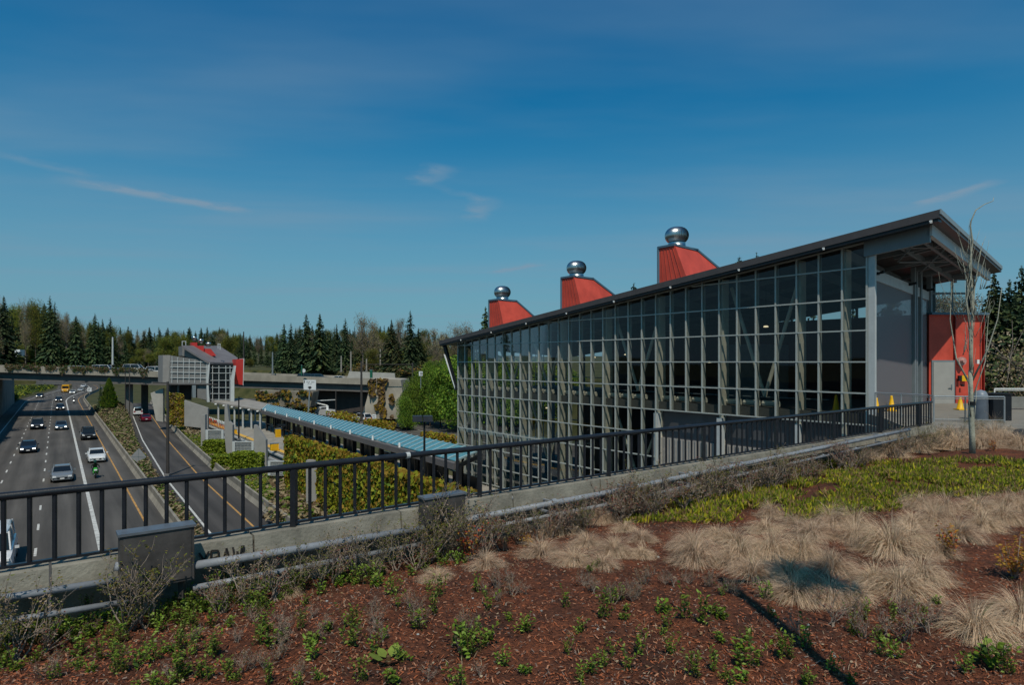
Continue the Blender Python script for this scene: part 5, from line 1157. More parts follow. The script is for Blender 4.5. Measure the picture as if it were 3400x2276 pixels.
# ------------------------------------------------------------------ trees
def leafmat(name, col, rand=.25): return mat(name, col, .8, .45, .45, rand=rand, leaf=.2)
M_trunk = mat('bark', (.07,.055,.042), .95, .3, 3, bump=.4, bscale=12); M_twigm = mat('grey_bark', (.16,.135,.115), .9, .25, 4)
def conifer(seed, h=16., rad=3.2, cols=None, dens=1.0, name='conifer_tree'):
    rr = random.Random(seed); o = thing(name, None, 'tree', (0,0,0), local=True)
    m = MB(); m.tube([(0,0,-.5),(0,0,h*.5),(0,0,h*.97)], [h*.018,h*.011,.02], 7); m.build('trunk', M_trunk, o)
    mb = MB(); lv = int(46*dens); k = len(cols)
    for i in range(lv):
        f = .06+.94*(i/(lv-1)); z = h*f; R = rad*((1-f)**.82)*rr.uniform(.72,1.15)+.12
        nb = max(5, int(11*(1-f)+5))
        for j in range(nb):
            a = rr.uniform(0,6.283); Rb = R*rr.uniform(.55,1.12); ci = rr.randrange(k)
            dv = Vector((math.cos(a),math.sin(a),0)); sd_ = Vector((-math.sin(a),math.cos(a),0)); nseg = 4 if Rb > 1.2 else 2
            for q in range(nseg):
                g = (q+.6)/nseg; c = Vector((0,0,z))+dv*Rb*g+Vector((0,0,-.28*Rb*g*g+rr.uniform(-.1,.12)))
                w_ = (.20+.42*Rb/rad)*(1.15-g*.55)*rr.uniform(.8,1.2)*rad/3; ln = Rb/nseg*.85
                dn_ = Vector((0,0,-.35-.4*g)); d2 = (dv+dn_*.7).normalized()*ln*.75; s2 = sd_*w_+Vector((0,0,rr.uniform(-.35,.1)*w_))
                mb.add([c-d2*.6-s2*.6, c-d2*.5+s2*.6, c+d2+s2*.15, c+d2-s2*.15], [(0,1,2,3)], ci)
                if rr.random() < .75:
                    hg = Vector((0,0,-1))*w_*rr.uniform(.7,1.2); mb.add([c-d2*.5, c+d2*.8, c+d2*.6+hg*.5, c-d2*.3+hg], [(0,1,2,3)], ci)
    mb.add([Vector((-.06,0,h*.93)),Vector((.06,0,h*.93)),Vector((0,0,h*1.02))], [(0,1,2)]); mb.build('crown', cols, o, fix=False)
    return o
def broadleaf(seed, h=11., rad=4., cols=None, n=2600, size=.5, lobes=7, name='broadleaf_tree', bare=False, low=.15):
    rr = random.Random(seed); o = thing(name, None, 'tree', (0,0,0), local=True)
    m = MB(); th = h*.3; m.tube([(0,0,-.5),(rr.uniform(-.1,.1),0,th)], [h*.02,h*.014], 7); L = []
    for i in range(lobes):
        f = rr.random(); a = rr.uniform(0,6.283); z = h*(low+.22+(1-low-.32)*f); R = rad*rr.uniform(.2,.62)*(1.15-.6*abs(f-.35)); c = Vector((math.cos(a)*R,math.sin(a)*R,z)); L.append((c, rad*rr.uniform(.38,.62)))
    L.append((Vector((0,0,h*.84)), rad*.42)); L.append((Vector((0,0,h*.55)), rad*.6))
    for c, r in L:
        m.tube([(0,0,th*.9), (c.x*.4,c.y*.4,th+(c.z-th)*.5), tuple(c)], [h*.011,h*.007,.03], 5)
        for q in range(7 if bare else 2):
            d = Vector((rr.gauss(0,1),rr.gauss(0,1),rr.gauss(.6,.8))).normalized()*r*1.2; m.tube([tuple(c-d*.3), tuple(c+d*.4+Vector((rr.gauss(0,.1),rr.gauss(0,.1),0))), tuple(c+d)], [.05,.03,.012], 4)
    m.build('trunk', M_twigm if bare else M_trunk, o); mb = MB()
    for i in range(n):
        c, r = L[rr.randrange(len(L))]; d = Vector((rr.gauss(0,1),rr.gauss(0,1),rr.gauss(0,1))).normalized(); p = c+Vector((d.x,d.y,d.z*.85))*r*rr.random()**.4*1.05; s = size*rr.uniform(.5,1.3)
        a = Vector((rr.gauss(0,1),rr.gauss(0,1),rr.gauss(0,.7))).normalized()*s*.5; b = a.cross(Vector((rr.gauss(0,1),rr.gauss(0,1),rr.gauss(0,1)))).normalized()*s*.4
        ci = int(rr.random()*len(cols)); mb.add([p-a-b*.6,p+a-b*.8,p+a*.7+b,p-a*.8+b*.9], [(0,1,2,3)], ci)
    mb.build('crown', cols, o, fix=False); return o
cF = [leafmat('fir_dark', (0.025,0.050,0.023)), leafmat('fir_green', (0.051,0.084,0.030)), leafmat('fir_tip', (0.081,0.109,0.043))]
cF2 = [leafmat('fir_brownish', (0.087,0.081,0.033)), leafmat('fir_olive', (0.091,0.112,0.036)), cF[0]]
cG = [leafmat('spring_green', (.115,.14,.018)), leafmat('spring_yellow', (.20,.18,.025)), leafmat('spring_dark', (.055,.075,.015))]
cB = [leafmat('bud_brown', (0.236,0.170,0.095)), leafmat('bud_grey', (0.284,0.224,0.157)), leafmat('bud_green', (0.170,0.177,0.061))]
cY = [leafmat('bright_leaf', (0.120,0.222,0.019),.15), leafmat('bright_leaf_2', (0.184,0.258,0.022),.15), leafmat('mid_leaf', (0.061,0.124,0.014),.15)]
PR_ = {'c0':conifer(1,16,3.6,cF),'c1':conifer(2,16,4.6,cF,1.1),'c2':conifer(3,16,3.1,cF,.95),'c3':conifer(4,16,4.6,cF2,1.05),'c4':conifer(21,16,5.2,[cF[0],cF[1],cF2[1]],1.2),
 'd0':broadleaf(5,11,4.2,cG,10000,.19,10),'d1':broadleaf(6,11,3.8,cG,9500,.19,13),'b0':broadleaf(7,12,3.8,cB,6500,.15,11,bare=True),'b1':broadleaf(8,12,3.2,cB,3600,.14,10,bare=True),'y0':broadleaf(9,9,4.4,cY,13000,.20,12,low=0.0),'y1':broadleaf(10,9,4.6,cY,13000,.20,14,low=-.05)}
def cypress(seed, h, rad, cols):
    rr = random.Random(seed); o = thing('cypress_tree', None, 'tree', (0,0,0), local=True); m = MB(); m.tube([(0,0,-.3),(0,0,h*.8)], [.2,.04], 6); m.build('trunk', M_trunk, o); mb = MB()
    for i in range(7000):
        f = rr.random()**1.35; z = h*(.03+.95*f); R = rad*min(1,f*7+.45)*(1-f)**.72*(1+.12*math.sin(f*40+rr.random()))*rr.uniform(.72,1.05); a = rr.uniform(0,6.283); p = Vector((math.cos(a)*R,math.sin(a)*R,z)); s = .16*rr.uniform(.6,1.3)
        t_ = Vector((math.cos(a)*.5,math.sin(a)*.5,1)).normalized()*s; b = Vector((-math.sin(a)+rr.gauss(0,.4),math.cos(a)+rr.gauss(0,.4),rr.gauss(0,.3))).normalized()*s*.6
        mb.add([p-t_*.6-b,p-t_*.5+b,p+t_+b*.3,p+t_-b*.3], [(0,1,2,3)], rr.randrange(len(cols)))
    mb.build('crown', cols, o, fix=False); return o
HT = {'c':16.,'d':11.,'b':12.,'y':9.}
used = set()
def tree(kind, px, pytop, Y, label, group=None, zbase=None, wide=1.0):
    pr = PR_[kind]
    if zbase is None and Y > 90:                       # never on the roadway: step back until clear of the cutting
        for _ in range(200):
            s_, t_ = st((px-CX)*Y/F, Y); q_ = t_-curve(s_)
            if s_ > SEND+4 or not (tl(s_)-2 < q_ < tr(s_)+2): break
            Y += 2
    X = (px-CX)*Y/F; zb = gz(X,Y)-.2 if zbase is None else zbase; h = EZ-(pytop-HZ)*Y/F-zb; k = max(.25, h/HT[kind[0]])
    if kind[0] in 'db' and wide == 1.0: wide = min(1., 10.5/max(h,1))**.8
    nm = {'c':'conifer_tree','d':'broadleaf_tree','b':'bare_tree','y':'bushy_tree'}[kind[0]]
    o = put(pr, used, (X,Y,zb), rnd.uniform(0,6.28), (k*wide*rnd.uniform(.9,1.1),k*wide*rnd.uniform(.9,1.1),k), label, group); o.name = nm
    o['category'] = 'tree'; return o
K = KY
# skyline trees one can tell apart
tree('c1',12,984,190*K,'dark conifer at the very left end of the hillside skyline'); tree('b0',85,1000,215*K,'brownish budding tree behind the left end of the bridge, tallest of its kind there'); tree('d0',118,1004,205*K,'green leafing tree next to the tall pointed conifer on the left hill')
tree('c0',166,984,200*K,'tall pointed conifer rising highest on the left hillside'); tree('c2',182,1004,203*K,'slim conifer leaning close behind the tall pointed one on the left hill'); tree('b1',222,1030,230*K,'pale greenish bare tree right of the tall pointed conifer'); tree('c1',252,1050,235*K,'broad dark conifer right of the pale bare tree on the hill')
tree('c0',315,1042,240*K,'dark twin topped conifer above the left half of the bridge'); tree('c2',340,1060,246*K,'narrow dark conifer just right of the twin topped one'); tree('c0',366,1056,250*K,'pointed conifer behind the pale light pole'); tree('d1',362,1094,215*K,'yellow green tree in front of the pointed conifer by the light pole')
tree('c1',943,1076,176*K,'bushy dark conifer first in the tall group right of the far station'); tree('c0',966,1074,190*K,'slim conifer beside the first bushy one right of the far station'); tree('c1',1017,1044,172*K,'tall dark conifer above the road sign'); tree('c4',1062,1042,176*K,'broad twin crowned conifer right of the one above the road sign'); tree('c2',1118,1076,180*K,'narrow conifer left of its taller neighbour above the bridge'); tree('c0',1146,1058,182*K,'tall narrow conifer right of the shorter narrow one above the bridge')
tree('b0',1205,1046,200*K,'tall brown budding tree left of the highest conifer by the station'); tree('b0',1240,1062,205*K,'second brown budding tree left of the highest conifer by the station'); tree('c3',1300,1062,165*K,'brownish conifer just left of the highest one'); tree('b1',1322,1050,210*K,'pale budding tree behind the brownish conifer'); tree('c0',1362,1032,168*K,'highest pointed conifer left of the main station'); tree('c3',1320,1120,148*K,'low spreading brown green conifer above the abutment'); tree('c4',1390,1090,170*K,'dark spreading conifer right of the highest one')
tree('b1',1440,1086,170*K,'bare grey tree between highest conifer and station roof tip'); tree('b1',1482,1096,175*K,'bare grey tree right behind the station roof tip'); tree('b0',1520,1078,178*K,'budding tree above the roof tip of the station'); tree('b0',1552,1076,180*K,'budding tree right of the one above the roof tip'); tree('c4',1612,1020,120*K,'dark green conifer behind the leftmost red roof vent'); tree('c1',2105,944,95*K,'conifer tip peeping over the roof between second and third vents'); tree('c1',2455,858,80*K,'conifer tip over the roof right of the third vent, left of two'); tree('c0',2512,842,80*K,'conifer tip over the roof right of the third vent, right of two')
tree('d1',300,1170,170*K,'yellow green bush tree above the ivy parapet, left one'); tree('d0',478,1160,165*K,'bright yellow green tree beside the far station'); tree('d1',435,1192,160*K,'small yellow green tree right of the pale light pole'); tree('d0',55,1140,178*K,'yellow tree behind the white box truck'); tree('d1',830,1190,172*K,'yellow green bush right of the red wall of the far station')
tree('d0',1240,1160,170*K,'yellow green young tree behind the utility poles')
tree('b0',1450,1160,140*K,'ochre budding tree above the big green shrubs')
# big bright shrubs left of the station glass
for px, top, Y, k, lab, w_ in ((1358,1262,128,'y0','leftmost big bright green shrub on the slope by the station',.62),(1392,1236,130,'y1','second big bright green shrub from the left on the slope by the station',.6),(1428,1206,127,'y1','tallest big bright green shrub on the slope left of the station glass',.7),(1462,1235,124,'y0','big bright green shrub in front of the tallest one by the station',.6),(1492,1190,122,'y0','big bright green shrub touching the station glass corner',.8),(1545,1190,118,'y1','big bright green shrub seen through the station glass',1.1),(1600,1195,122,'y0','big bright green shrub farther right seen through the station glass',1.1),(1680,1215,118,'y0','big bright green shrub behind the hall, left of centre',1.2),(1770,1200,122,'y1','big bright green shrub behind the hall, centre',1.2),(1860,1215,118,'y0','big bright green shrub behind the hall, right of centre',1.2),(1350,1320,118,'y1','low bright green shrub in front at the foot of the slope',.8)):
    tree(k, px, top, Y*K, lab, None, ROADZ+.3, w_)
p = at(362,1356,119); h_ = EZ-(1256-HZ)*p.y/F-p.z; cy = cypress(5, h_, 28*p.y/F, [leafmat('cypress_green', (0.112,0.180,0.012)), leafmat('cypress_olive', (0.195,0.217,0.018)), leafmat('cypress_dark', (0.038,0.068,0.012))]); cy.location = p; cy['label'] = 'green cone shaped cypress on the median before the bridge'
tree('c1',333,1274,123,'dark green tree beside the cypress under the bridge',None,-6.6,.55)
# right edge
for px, top, Y, k, lab in ((3300,905,60,'c4','dark conifer right of the roof canopy, left one'),(3352,930,66,'c4','dark conifer behind the right edge, in the middle'),(3392,885,64,'c1','tall dark conifer cut by the right edge'),(3322,960,68,'c4','broad dark conifer filling the gap right of the roof canopy'),(3372,985,62,'c1','dark conifer low between the tall ones at the right edge'),(3285,985,72,'c4','dark conifer close behind the right end of the red wall'),(3345,1010,56,'c4','shorter dark conifer in front at the right edge'),(3405,1000,55,'c1','shorter dark conifer cut by the right edge'),(3440,930,58,'c4','dark conifer just outside the right edge'),(3350,1110,56,'b1','brown bushy bare tree over the white railing'),(3310,1130,58,'b0','budding brown tree beside the red wall'),(3395,1120,52,'b0','budding brown tree at the right edge over the railing'),(3135,960,75,'b1','bare tree seen through the glazed strip, left'),(3165,955,78,'b1','bare tree seen through the glazed strip, middle'),(3200,965,72,'b1','bare tree seen through the glazed strip, right'),(2960,920,70,'c4','conifer seen through the mesh screen'),(2700,985,70,'c2','conifer tip seen through the clerestory glass, left'),(2830,985,66,'c1','conifer tip seen through the clerestory glass, right'),(2560,1010,75,'d1','green tree seen through the upper station glass'),(2330,1040,80,'d1','green tree seen through the glass left of the braces')):
    tree(k, px, top, Y*K, lab)
# forest filling the hills, row behind row
FG = {'c':('dark conifer in the forest on the hills behind the bridge','conifers of the forest behind the bridge'),'d':('yellow green leafing tree in the forest behind the bridge','leafing trees of the forest behind the bridge'),'b':('brown budding tree in the forest behind the bridge','budding trees of the forest behind the bridge')}
SKY = [(-150,985),(0,995),(60,1012),(166,1010),(260,1062),(315,1060),(380,1078),(450,1086),(520,1086),(600,1090),(650,1088),(700,1086),(760,1084),(820,1106),(900,1112),(930,1095),(1020,1075),(1100,1085),(1180,1085),(1260,1080),(1360,1080),(1460,1110),(1600,1110)]
fr = random.Random(42)
for row, (Y, lift, step) in enumerate(((500,-4,26),(430,0,19),(410,26,24),(330,6,24),(262,20,17),(218,44,19),(186,72,21))):
    px = -140+fr.uniform(0,20)
    while px < 1560:
        hill = px < 330; base_top = lin(max(-150,min(1600,px)), SKY)
        if 30 < px < 92 and row > 5:
            px += step; continue
        if hill or row < 5 or px > 560 or (330 <= px <= 560 and row < 6):
            top = base_top+lift*(1 if hill else .8)+fr.uniform(0,22)
            r_ = fr.random()
            kk = 'c'+str(fr.choice((0,1,2,3,4))) if r_ < (.50 if hill else .74) else ('d'+str(fr.randrange(2)) if r_ < (.78 if hill else .9) else 'b'+str(fr.randrange(2)))
            if not (330 <= px <= 560) and kk[0] == 'd' and fr.random() < .3: kk = 'b0'
            X = (px-CX)*Y*K/F; s_, t_ = st(X, Y*K)
            if not (-220 < s_ < SEND+4 and tl(s_)-3 < t_-curve(s_) < tr(s_)+3): tree(kk, px, top, Y*K*fr.uniform(.96,1.04), *FG[kk[0]])
        px += step*fr.uniform(.7,1.3)*(1.5 if px > 560 and row > 2 else 1)
# understory where the hill meets the bridge
for i in range(46):
    px = fr.uniform(-60,1500); Y = fr.uniform(163,185)*K; X = (px-CX)*Y/F; s_, t_ = st(X,Y)
    if -220 < s_ < SEND and tl(s_)-3 < t_-curve(s_) < tr(s_)+3: continue
    kk = fr.choice(('d0','d1','b0','d1','c1')); tree(kk, px, 1170+fr.uniform(-12,18) if px < 560 else 1180+fr.uniform(-15,25), Y, *FG[kk[0]])
for i in range(135):
    px = fr.uniform(20,515) if i < 110 else fr.uniform(515,800); f = fr.random(); Y0 = None
    Y = 250.
    for _ in range(200):                              # first ground beyond the end of the cutting
        s_, t_ = st((px-CX)*Y/F, Y)
        if s_ > SEND+3 or t_-curve(s_) > tr(s_)+3: break
        Y += 2
    Y += 75*f**1.3; X = (px-CX)*Y/F; zb = gz(X,Y); pb0 = HZ-(zb-EZ)*F/Y
    kk = fr.choice(('c0','c1','c2','d0','d1','d0','d1','b0','b1','c3','d1')); top = pb0-fr.uniform(32,75)*(1.25 if kk[0] == 'c' else .85)
    tree(kk, px, top, Y, *FG[kk[0]])
def pslope(rr):
    px = rr.uniform(10,560); Y = rr.uniform(335,420); X = (px-CX)*Y/F; s_, t_ = st(X,Y)
    return None if s_ < SEND+1 else Vector((X,Y,gz(X,Y)))
scatter('undergrowth', pslope, 5200, [M_lb,M_lg2,M_lb,M_lg2,M_lg], .8, 66, 2.6, 'brown and green undergrowth on the far slope over the left half of the bridge', 'undergrowth')
# trees along the top of the left trench wall; they throw the dark patches on the road
for i, (s, h, k) in enumerate(((96,9,'c1'),(112,12,'c4'),(128,10,'d0'),(150,13,'c1'),(168,12,'c4'),(186,11,'c1'),(203,13,'c4'),(214,12,'c4'))):
    p = fw(s, tl(s)-3.2-rnd.random()*2+curve(s)); k_ = h/HT[k[0]]; zb = gz(p.x,p.y)-.2
    o = put(PR_[k], used, (p.x,p.y,zb), rnd.uniform(0,6.28), k_*1.05, 'tree on top of the shaded wall at the left edge of the freeway', 'trees along the left wall of the freeway'); o.name = 'roadside_tree'
for o in list(PR_.values()):
    if o not in used:
        for ch in list(o.children): bpy.data.objects.remove(ch)
        bpy.data.objects.remove(o)
# green slope under the bridge at the far left
def pu(rr):
    s = rr.uniform(232,350); return fw(s, rr.uniform(tl(s)+.5, TL-.8)+curve(s), ROADZ+.4)
scatter('verge_shrubs', pu, 2200, [M_lg,M_lg2,M_ly,M_lg2], .5, 61, 1.6, 'green shrubs on the verge under the left end of the bridge', 'shrubs')
# shrub belt on the ground just behind the bridge
def pb_(rr):
    px = rr.uniform(-100,1500); Y = rr.uniform(158,200)*K; X = (px-CX)*Y/F; s_, t_ = st(X,Y)
    if -220 < s_ < SEND and tl(s_)-1 < t_-curve(s_) < tr(s_)+1: return None
    return Vector((X,Y,hillz(X,Y)))
scatter('undergrowth', pb_, 10000, [M_lb,M_lg2,M_lb,M_lg2,M_lo], .4, 62, 2.2, 'brown and green undergrowth behind the bridge parapet', 'undergrowth')
def pr2(rr):
    X = rr.uniform(26,70); Y = rr.uniform(42,75); return Vector((X,Y,hillz(X,Y)))
scatter('undergrowth', pr2, 9000, [M_lb,M_lg2,M_lb,M_lg2], .15, 63, 1.8, 'brown undergrowth on the slope behind the white railing', 'undergrowth')
# ------------------------------------------------------------------ planting bed in front
M_mulch = mat('bark_mulch', (.11,.030,.012), .95, .4, 22, col2=(.27,.092,.042), bump=1.0, bscale=70)
def bedz(a, b): return .015-.27*(1-sm(.6,2.4,b))+.045*noise.noise(Vector((a*.6,b*.6,2)))+.02*noise.noise(Vector((a*2.7,b*2.7,5)))
m = MB(); na, nb = 340, 130; A0, A1, B0, B1 = -10., 36., .20, 15.
def bedq(i, j): a = A0+(A1-A0)*i/na; b = B0+(B1-B0)*(j/nb)**1.0; return a, b
for i in range(na+1):
    for j in range(nb+1):
        a, b = bedq(i,j); p = RL(a,b); m.v.append((p.x,p.y,bedz(a,b)+.012*rnd.uniform(-1,1)))
for i in range(na):
    for j in range(nb):
        q = i*(nb+1)+j; m.f.append((q,q+nb+1,q+nb+2,q+1)); m.m.append(0)
structure(m.build('mulch_bed', M_mulch, fix=False))
def patchy(mt):                                       # damp and dry patches of soil through the bark
    nt = mt.node_tree; n = nt.nodes; l = nt.links; b = n['Principled BSDF']; src = b.inputs['Base Color'].links[0].from_socket
    tc = n.new('ShaderNodeTexCoord'); nz = n.new('ShaderNodeTexNoise'); nz.inputs['Scale'].default_value = 1.4; nz.inputs['Detail'].default_value = 7; nz.inputs['Roughness'].default_value = .7; l.new(tc.outputs['Object'], nz.inputs['Vector'])
    cr = n.new('ShaderNodeValToRGB'); cr.color_ramp.elements[0].position = .36; cr.color_ramp.elements[1].position = .62; cr.color_ramp.elements[0].color = (.42,.50,.6,1); cr.color_ramp.elements[1].color = (1.12,1.05,1,1); l.new(nz.outputs['Fac'], cr.inputs['Fac'])
    mx = n.new('ShaderNodeMix'); mx.data_type = 'RGBA'; mx.blend_type = 'MULTIPLY'; mx.inputs[0].default_value = 1; l.new(src, mx.inputs[6]); l.new(cr.outputs[0], mx.inputs[7]); l.new(mx.outputs[2], b.inputs['Base Color'])
patchy(M_mulch)
def toab(p):
    d = Vector((p.x,p.y,0))-R0; return d.dot(rd), d.dot(rn)
def bed(px, py):
    z = 0.
    for _ in range(6): p = gnd(px,py,z); a, b = toab(p); z = bedz(a,b)
    p.z = z; return p
chipm = [mat('chip_red', (.28,.085,.036), .9, .25, 8), mat('chip_dark', (.06,.022,.014), .9, .25, 8), mat('chip_pale', (.33,.16,.095), .9, .25, 8), mat('chip_grey', (.19,.14,.115), .9, .25, 8)]
rr = random.Random(3); m = MB()
for i in range(60000):
    Y = 4.2+8.5*rr.random()**1.7; px = rr.uniform(-40,3440); X = (px-CX)*Y/F; p = Vector((X,Y,0)); a, b = toab(p)
    if b < .25 or b > 13: continue
    z = bedz(a,b)+rr.uniform(0,.022); ln = rr.uniform(.006,.026); wd = rr.uniform(.002,.007); an = rr.uniform(0,6.28); d = Vector((math.cos(an),math.sin(an),rr.gauss(0,.35))).normalized()*ln; s = d.cross(Vector((rr.gauss(0,.5),rr.gauss(0,.5),1))).normalized()*wd
    c = Vector((X,Y,z)); ci = rr.choice((0,0,0,1,1,2,3)); m.add([c-d-s,c+d-s*.6,c+d*.9+s,c-d*.8+s], [(0,1,2,3)], ci)
stuff(m.build('bark_chips', chipm, fix=False), 'loose red brown bark chips covering the planting bed', 'bark chips')
m = MB(); lit_ = [mat('litter_straw', (.32,.24,.16), .85, .25, 8), mat('litter_brown', (.12,.075,.045), .85, .25, 8), mat('litter_leaf', (.20,.12,.06), .85, .3, 8)]
for i in range(7000):
    Y = 4.2+7.5*rr.random()**1.5; px = rr.uniform(-40,3440); X = (px-CX)*Y/F; a, b = toab(Vector((X,Y,0)))
    if b < .45 or b > 13 or noise.noise(Vector((X*.8,Y*.8,3)))+(.35 if b < 1.6 else 0) < .02: continue
    z = bedz(a,b)+.01; an = rr.uniform(0,6.28); up_ = rr.uniform(0,.6)
    if rr.random() < .55:
        d = Vector((math.cos(an),math.sin(an),up_)).normalized()*rr.uniform(.03,.11); s = Vector((-math.sin(an),math.cos(an),0))*.0022; c = Vector((X,Y,z)); k = c+d*.5+Vector((0,0,.012)); m.add([c-s,c+s,k+s,k-s,c+d], [(0,1,2,3),(3,2,4)], rr.choice((0,0,1)))
    else:
        d = Vector((math.cos(an),math.sin(an),rr.gauss(0,.4))).normalized()*rr.uniform(.012,.03); s = d.cross(Vector((rr.gauss(0,.6),rr.gauss(0,.6),1))).normalized()*rr.uniform(.006,.014); c = Vector((X,Y,z+.008)); m.add([c-d,c+s,c+d,c-s], [(0,1,2,3)], rr.choice((1,2,2,0)))
stuff(m.build('plant_litter', lit_, fix=False), 'dry stalks and fallen leaves strewn over the bark mulch', 'plant litter')
for i, (px, py) in enumerate(((1985,2092),(1395,2056),(1388,2110),(2683,2078),(2770,2182),(2968,2182),(2568,2032),(1570,1990),(1798,2030),(2230,1960),(3340,2155),(2425,2255),(1230,1972),(1085,2000),(2330,1850),(2185,1853),(2160,1852))):
    p = bed(px,py); m = MB(); r_ = .010+.010*rnd.random(); m.lathe(p+Vector((0,0,-.005)), [(.001,r_*1.3),(r_*.7,r_*1.1),(r_*1.1,r_*.5),(r_*.9,0)], 8)
    m.v = [(x+rnd.uniform(-1,1)*r_*.15,y+rnd.uniform(-1,1)*r_*.15,z) for x,y,z in m.v]
    tag(m.build('pebble', mat('pebble_stone', (.30,.31,.30), .7, .2, 9), smooth=True), 'pale grey pebble lying on the bark mulch', 'pebble', 'pebbles scattered on the mulch')
# ---- tussock grasses
M_gr = [mat('dry_blade', (.60,.43,.295), .75, .25, 6, rand=.10, leaf=.3), mat('dry_blade_pale', (.76,.57,.40), .75, .25, 6, rand=.10, leaf=.3), mat('dry_blade_dark', (.27,.175,.105), .8, .25, 6, leaf=.2), mat('green_blade', (.12,.14,.05), .75, .25, 6, leaf=.3)]
def tussock(seed, n=1500):
    rr = random.Random(seed); o = thing('grass_tussock', None, 'grass', (0,0,0), local=True); mb = MB(); lean = Vector((rr.uniform(-.25,.25),rr.uniform(-.25,.25),0))
    tufts = [(rr.uniform(0,6.283), rr.uniform(.2,1)) for _ in range(30)]
    for i in range(n):
        if rr.random() < .72: ta, ti = tufts[rr.randrange(30)]; a = ta+rr.gauss(0,.09)
        else: a = rr.uniform(0,6.283)
        el = rr.uniform(.25,1.45); L = rr.uniform(.5,.72); d = Vector((math.cos(a),math.sin(a),0))
        p = d*rr.uniform(0,.06)+Vector((0,0,.0)); v = (d*math.cos(el)+lean*.5+Vector((0,0,math.sin(el)))).normalized(); pts = [p]; k = 6; g = rr.uniform(1.25,2.5)*(.55+.45*math.sin(el))
        for q in range(k):
            v = (v+Vector((rr.gauss(0,.03),rr.gauss(0,.03),-g*.135*(1+q*.35)))).normalized(); p = p+v*L/k
            if p.z < .012: p.z = .012+rr.uniform(0,.02)
            pts.append(p)
        sd = Vector((-math.sin(a),math.cos(a),rr.uniform(-.5,.5))).normalized(); w_ = rr.uniform(.0016,.0032); vs = []
        for q, pp in enumerate(pts): ww = w_*(1-.75*q/k); vs += [pp-sd*ww, pp+sd*ww]
        r_ = rr.random(); ci = 3 if (r_ < .03) else (2 if r_ < .24 else (1 if r_ < .6 else 0)); mb.add(vs, [(2*q,2*q+1,2*q+3,2*q+2) for q in range(k)], ci)
    mb.build('blades', M_gr, o, fix=False); m = MB(); m.lathe((0,0,-.01), [(.10,0),(.11,.03),(.07,.1),(.01,.13)], 10); m.build('root_clump', mat('root_clump', (.09,.06,.04), .95, .3, 8), o, smooth=True); return o
TUS = [tussock(100+i) for i in range(6)]; tu = set()
TL_ = [ # px, py of the foot, width in px, label index
 (1615,1890,180,0),(1450,1930,140,0),(960,1985,110,0),(1860,1780,150,1),(1990,1740,130,1),(2075,1770,150,1),(2130,1800,140,1),(1800,1850,170,1),(1905,1870,170,1),(1950,1815,180,1),(2040,1840,170,1),(2130,1850,150,1),(2000,1885,150,1),
 (2310,1870,230,2),(2300,1830,190,2),(2420,1880,200,2),(2440,1815,190,2),(2540,1770,190,2),(2560,1850,220,2),(2660,1850,230,2),(2500,1920,230,2),(2620,1920,240,2),(2760,1900,230,2),(2700,1790,200,2),(2760,1750,180,2),(2840,1760,180,2),(2840,1800,200,2),(2560,1720,150,2),
 (2960,1840,250,3),(3030,1750,200,3),(3140,1700,190,3),(3060,1690,170,3),(3180,1790,200,3),(3260,1760,180,3),(3330,1740,190,3),(3340,1690,170,3),(3390,1700,170,3),(3100,1740,190,3),(3250,1700,170,3),(3020,1800,200,3),
 (2990,1970,290,4),(2830,1990,220,4),(3060,1930,240,4),(2905,1950,230,4),(3240,2110,380,5),(3390,2060,330,5),(2640,1990,250,6),(2760,2000,220,6),
 (2950,1515,150,7),(3040,1500,160,7),(3110,1490,160,7),(3180,1495,150,7),(3260,1488,160,7),(3330,1480,170,7),(2890,1535,130,7),(2990,1490,150,7),(3070,1470,150,7),(3390,1490,170,7),(3300,1465,150,7),(3230,1465,140,7),(3150,1468,140,7),(2460,1860,180,2),(2380,1790,150,2),(2650,1760,170,2),(3120,1850,170,3),(1240,1905,110,0)]
TN = {0:('small straw coloured tussock standing alone on the mulch below the pipes','lone tussocks below the pipes'),1:('straw coloured tussock in the left end of the long drift','tussocks of the left end of the drift'),2:('straw coloured tussock in the dense middle of the long drift','tussocks of the middle of the drift'),3:('straw coloured tussock in the upper right part of the drift','tussocks of the upper right part of the drift'),4:('straw coloured tussock right of the dark lamp shadow, below the orange shrub','tussocks below the orange shrub'),5:('biggest straw coloured tussock at the lower right edge','biggest tussocks at the right edge'),6:('straw coloured tussock lying in the dark lamp head shadow','tussocks in the lamp shadow'),7:('rosy straw tussock in the row around the foot of the sapling','tussocks around the sapling')}
for i, (px, py, wpx, li) in enumerate(TL_):
    p = bed(px,py-4 if py > 1600 else py); k = wpx*p.y/F/1.10*rnd.uniform(.82,1.12); lab, gp = TN[li]
    o = put(TUS[i % 6], tu, p, rnd.uniform(0,6.28), (k*rnd.uniform(.88,1.1),k*rnd.uniform(.88,1.1),k*rnd.uniform(.68,1.12)), lab, gp); o.name = 'grass_tussock'
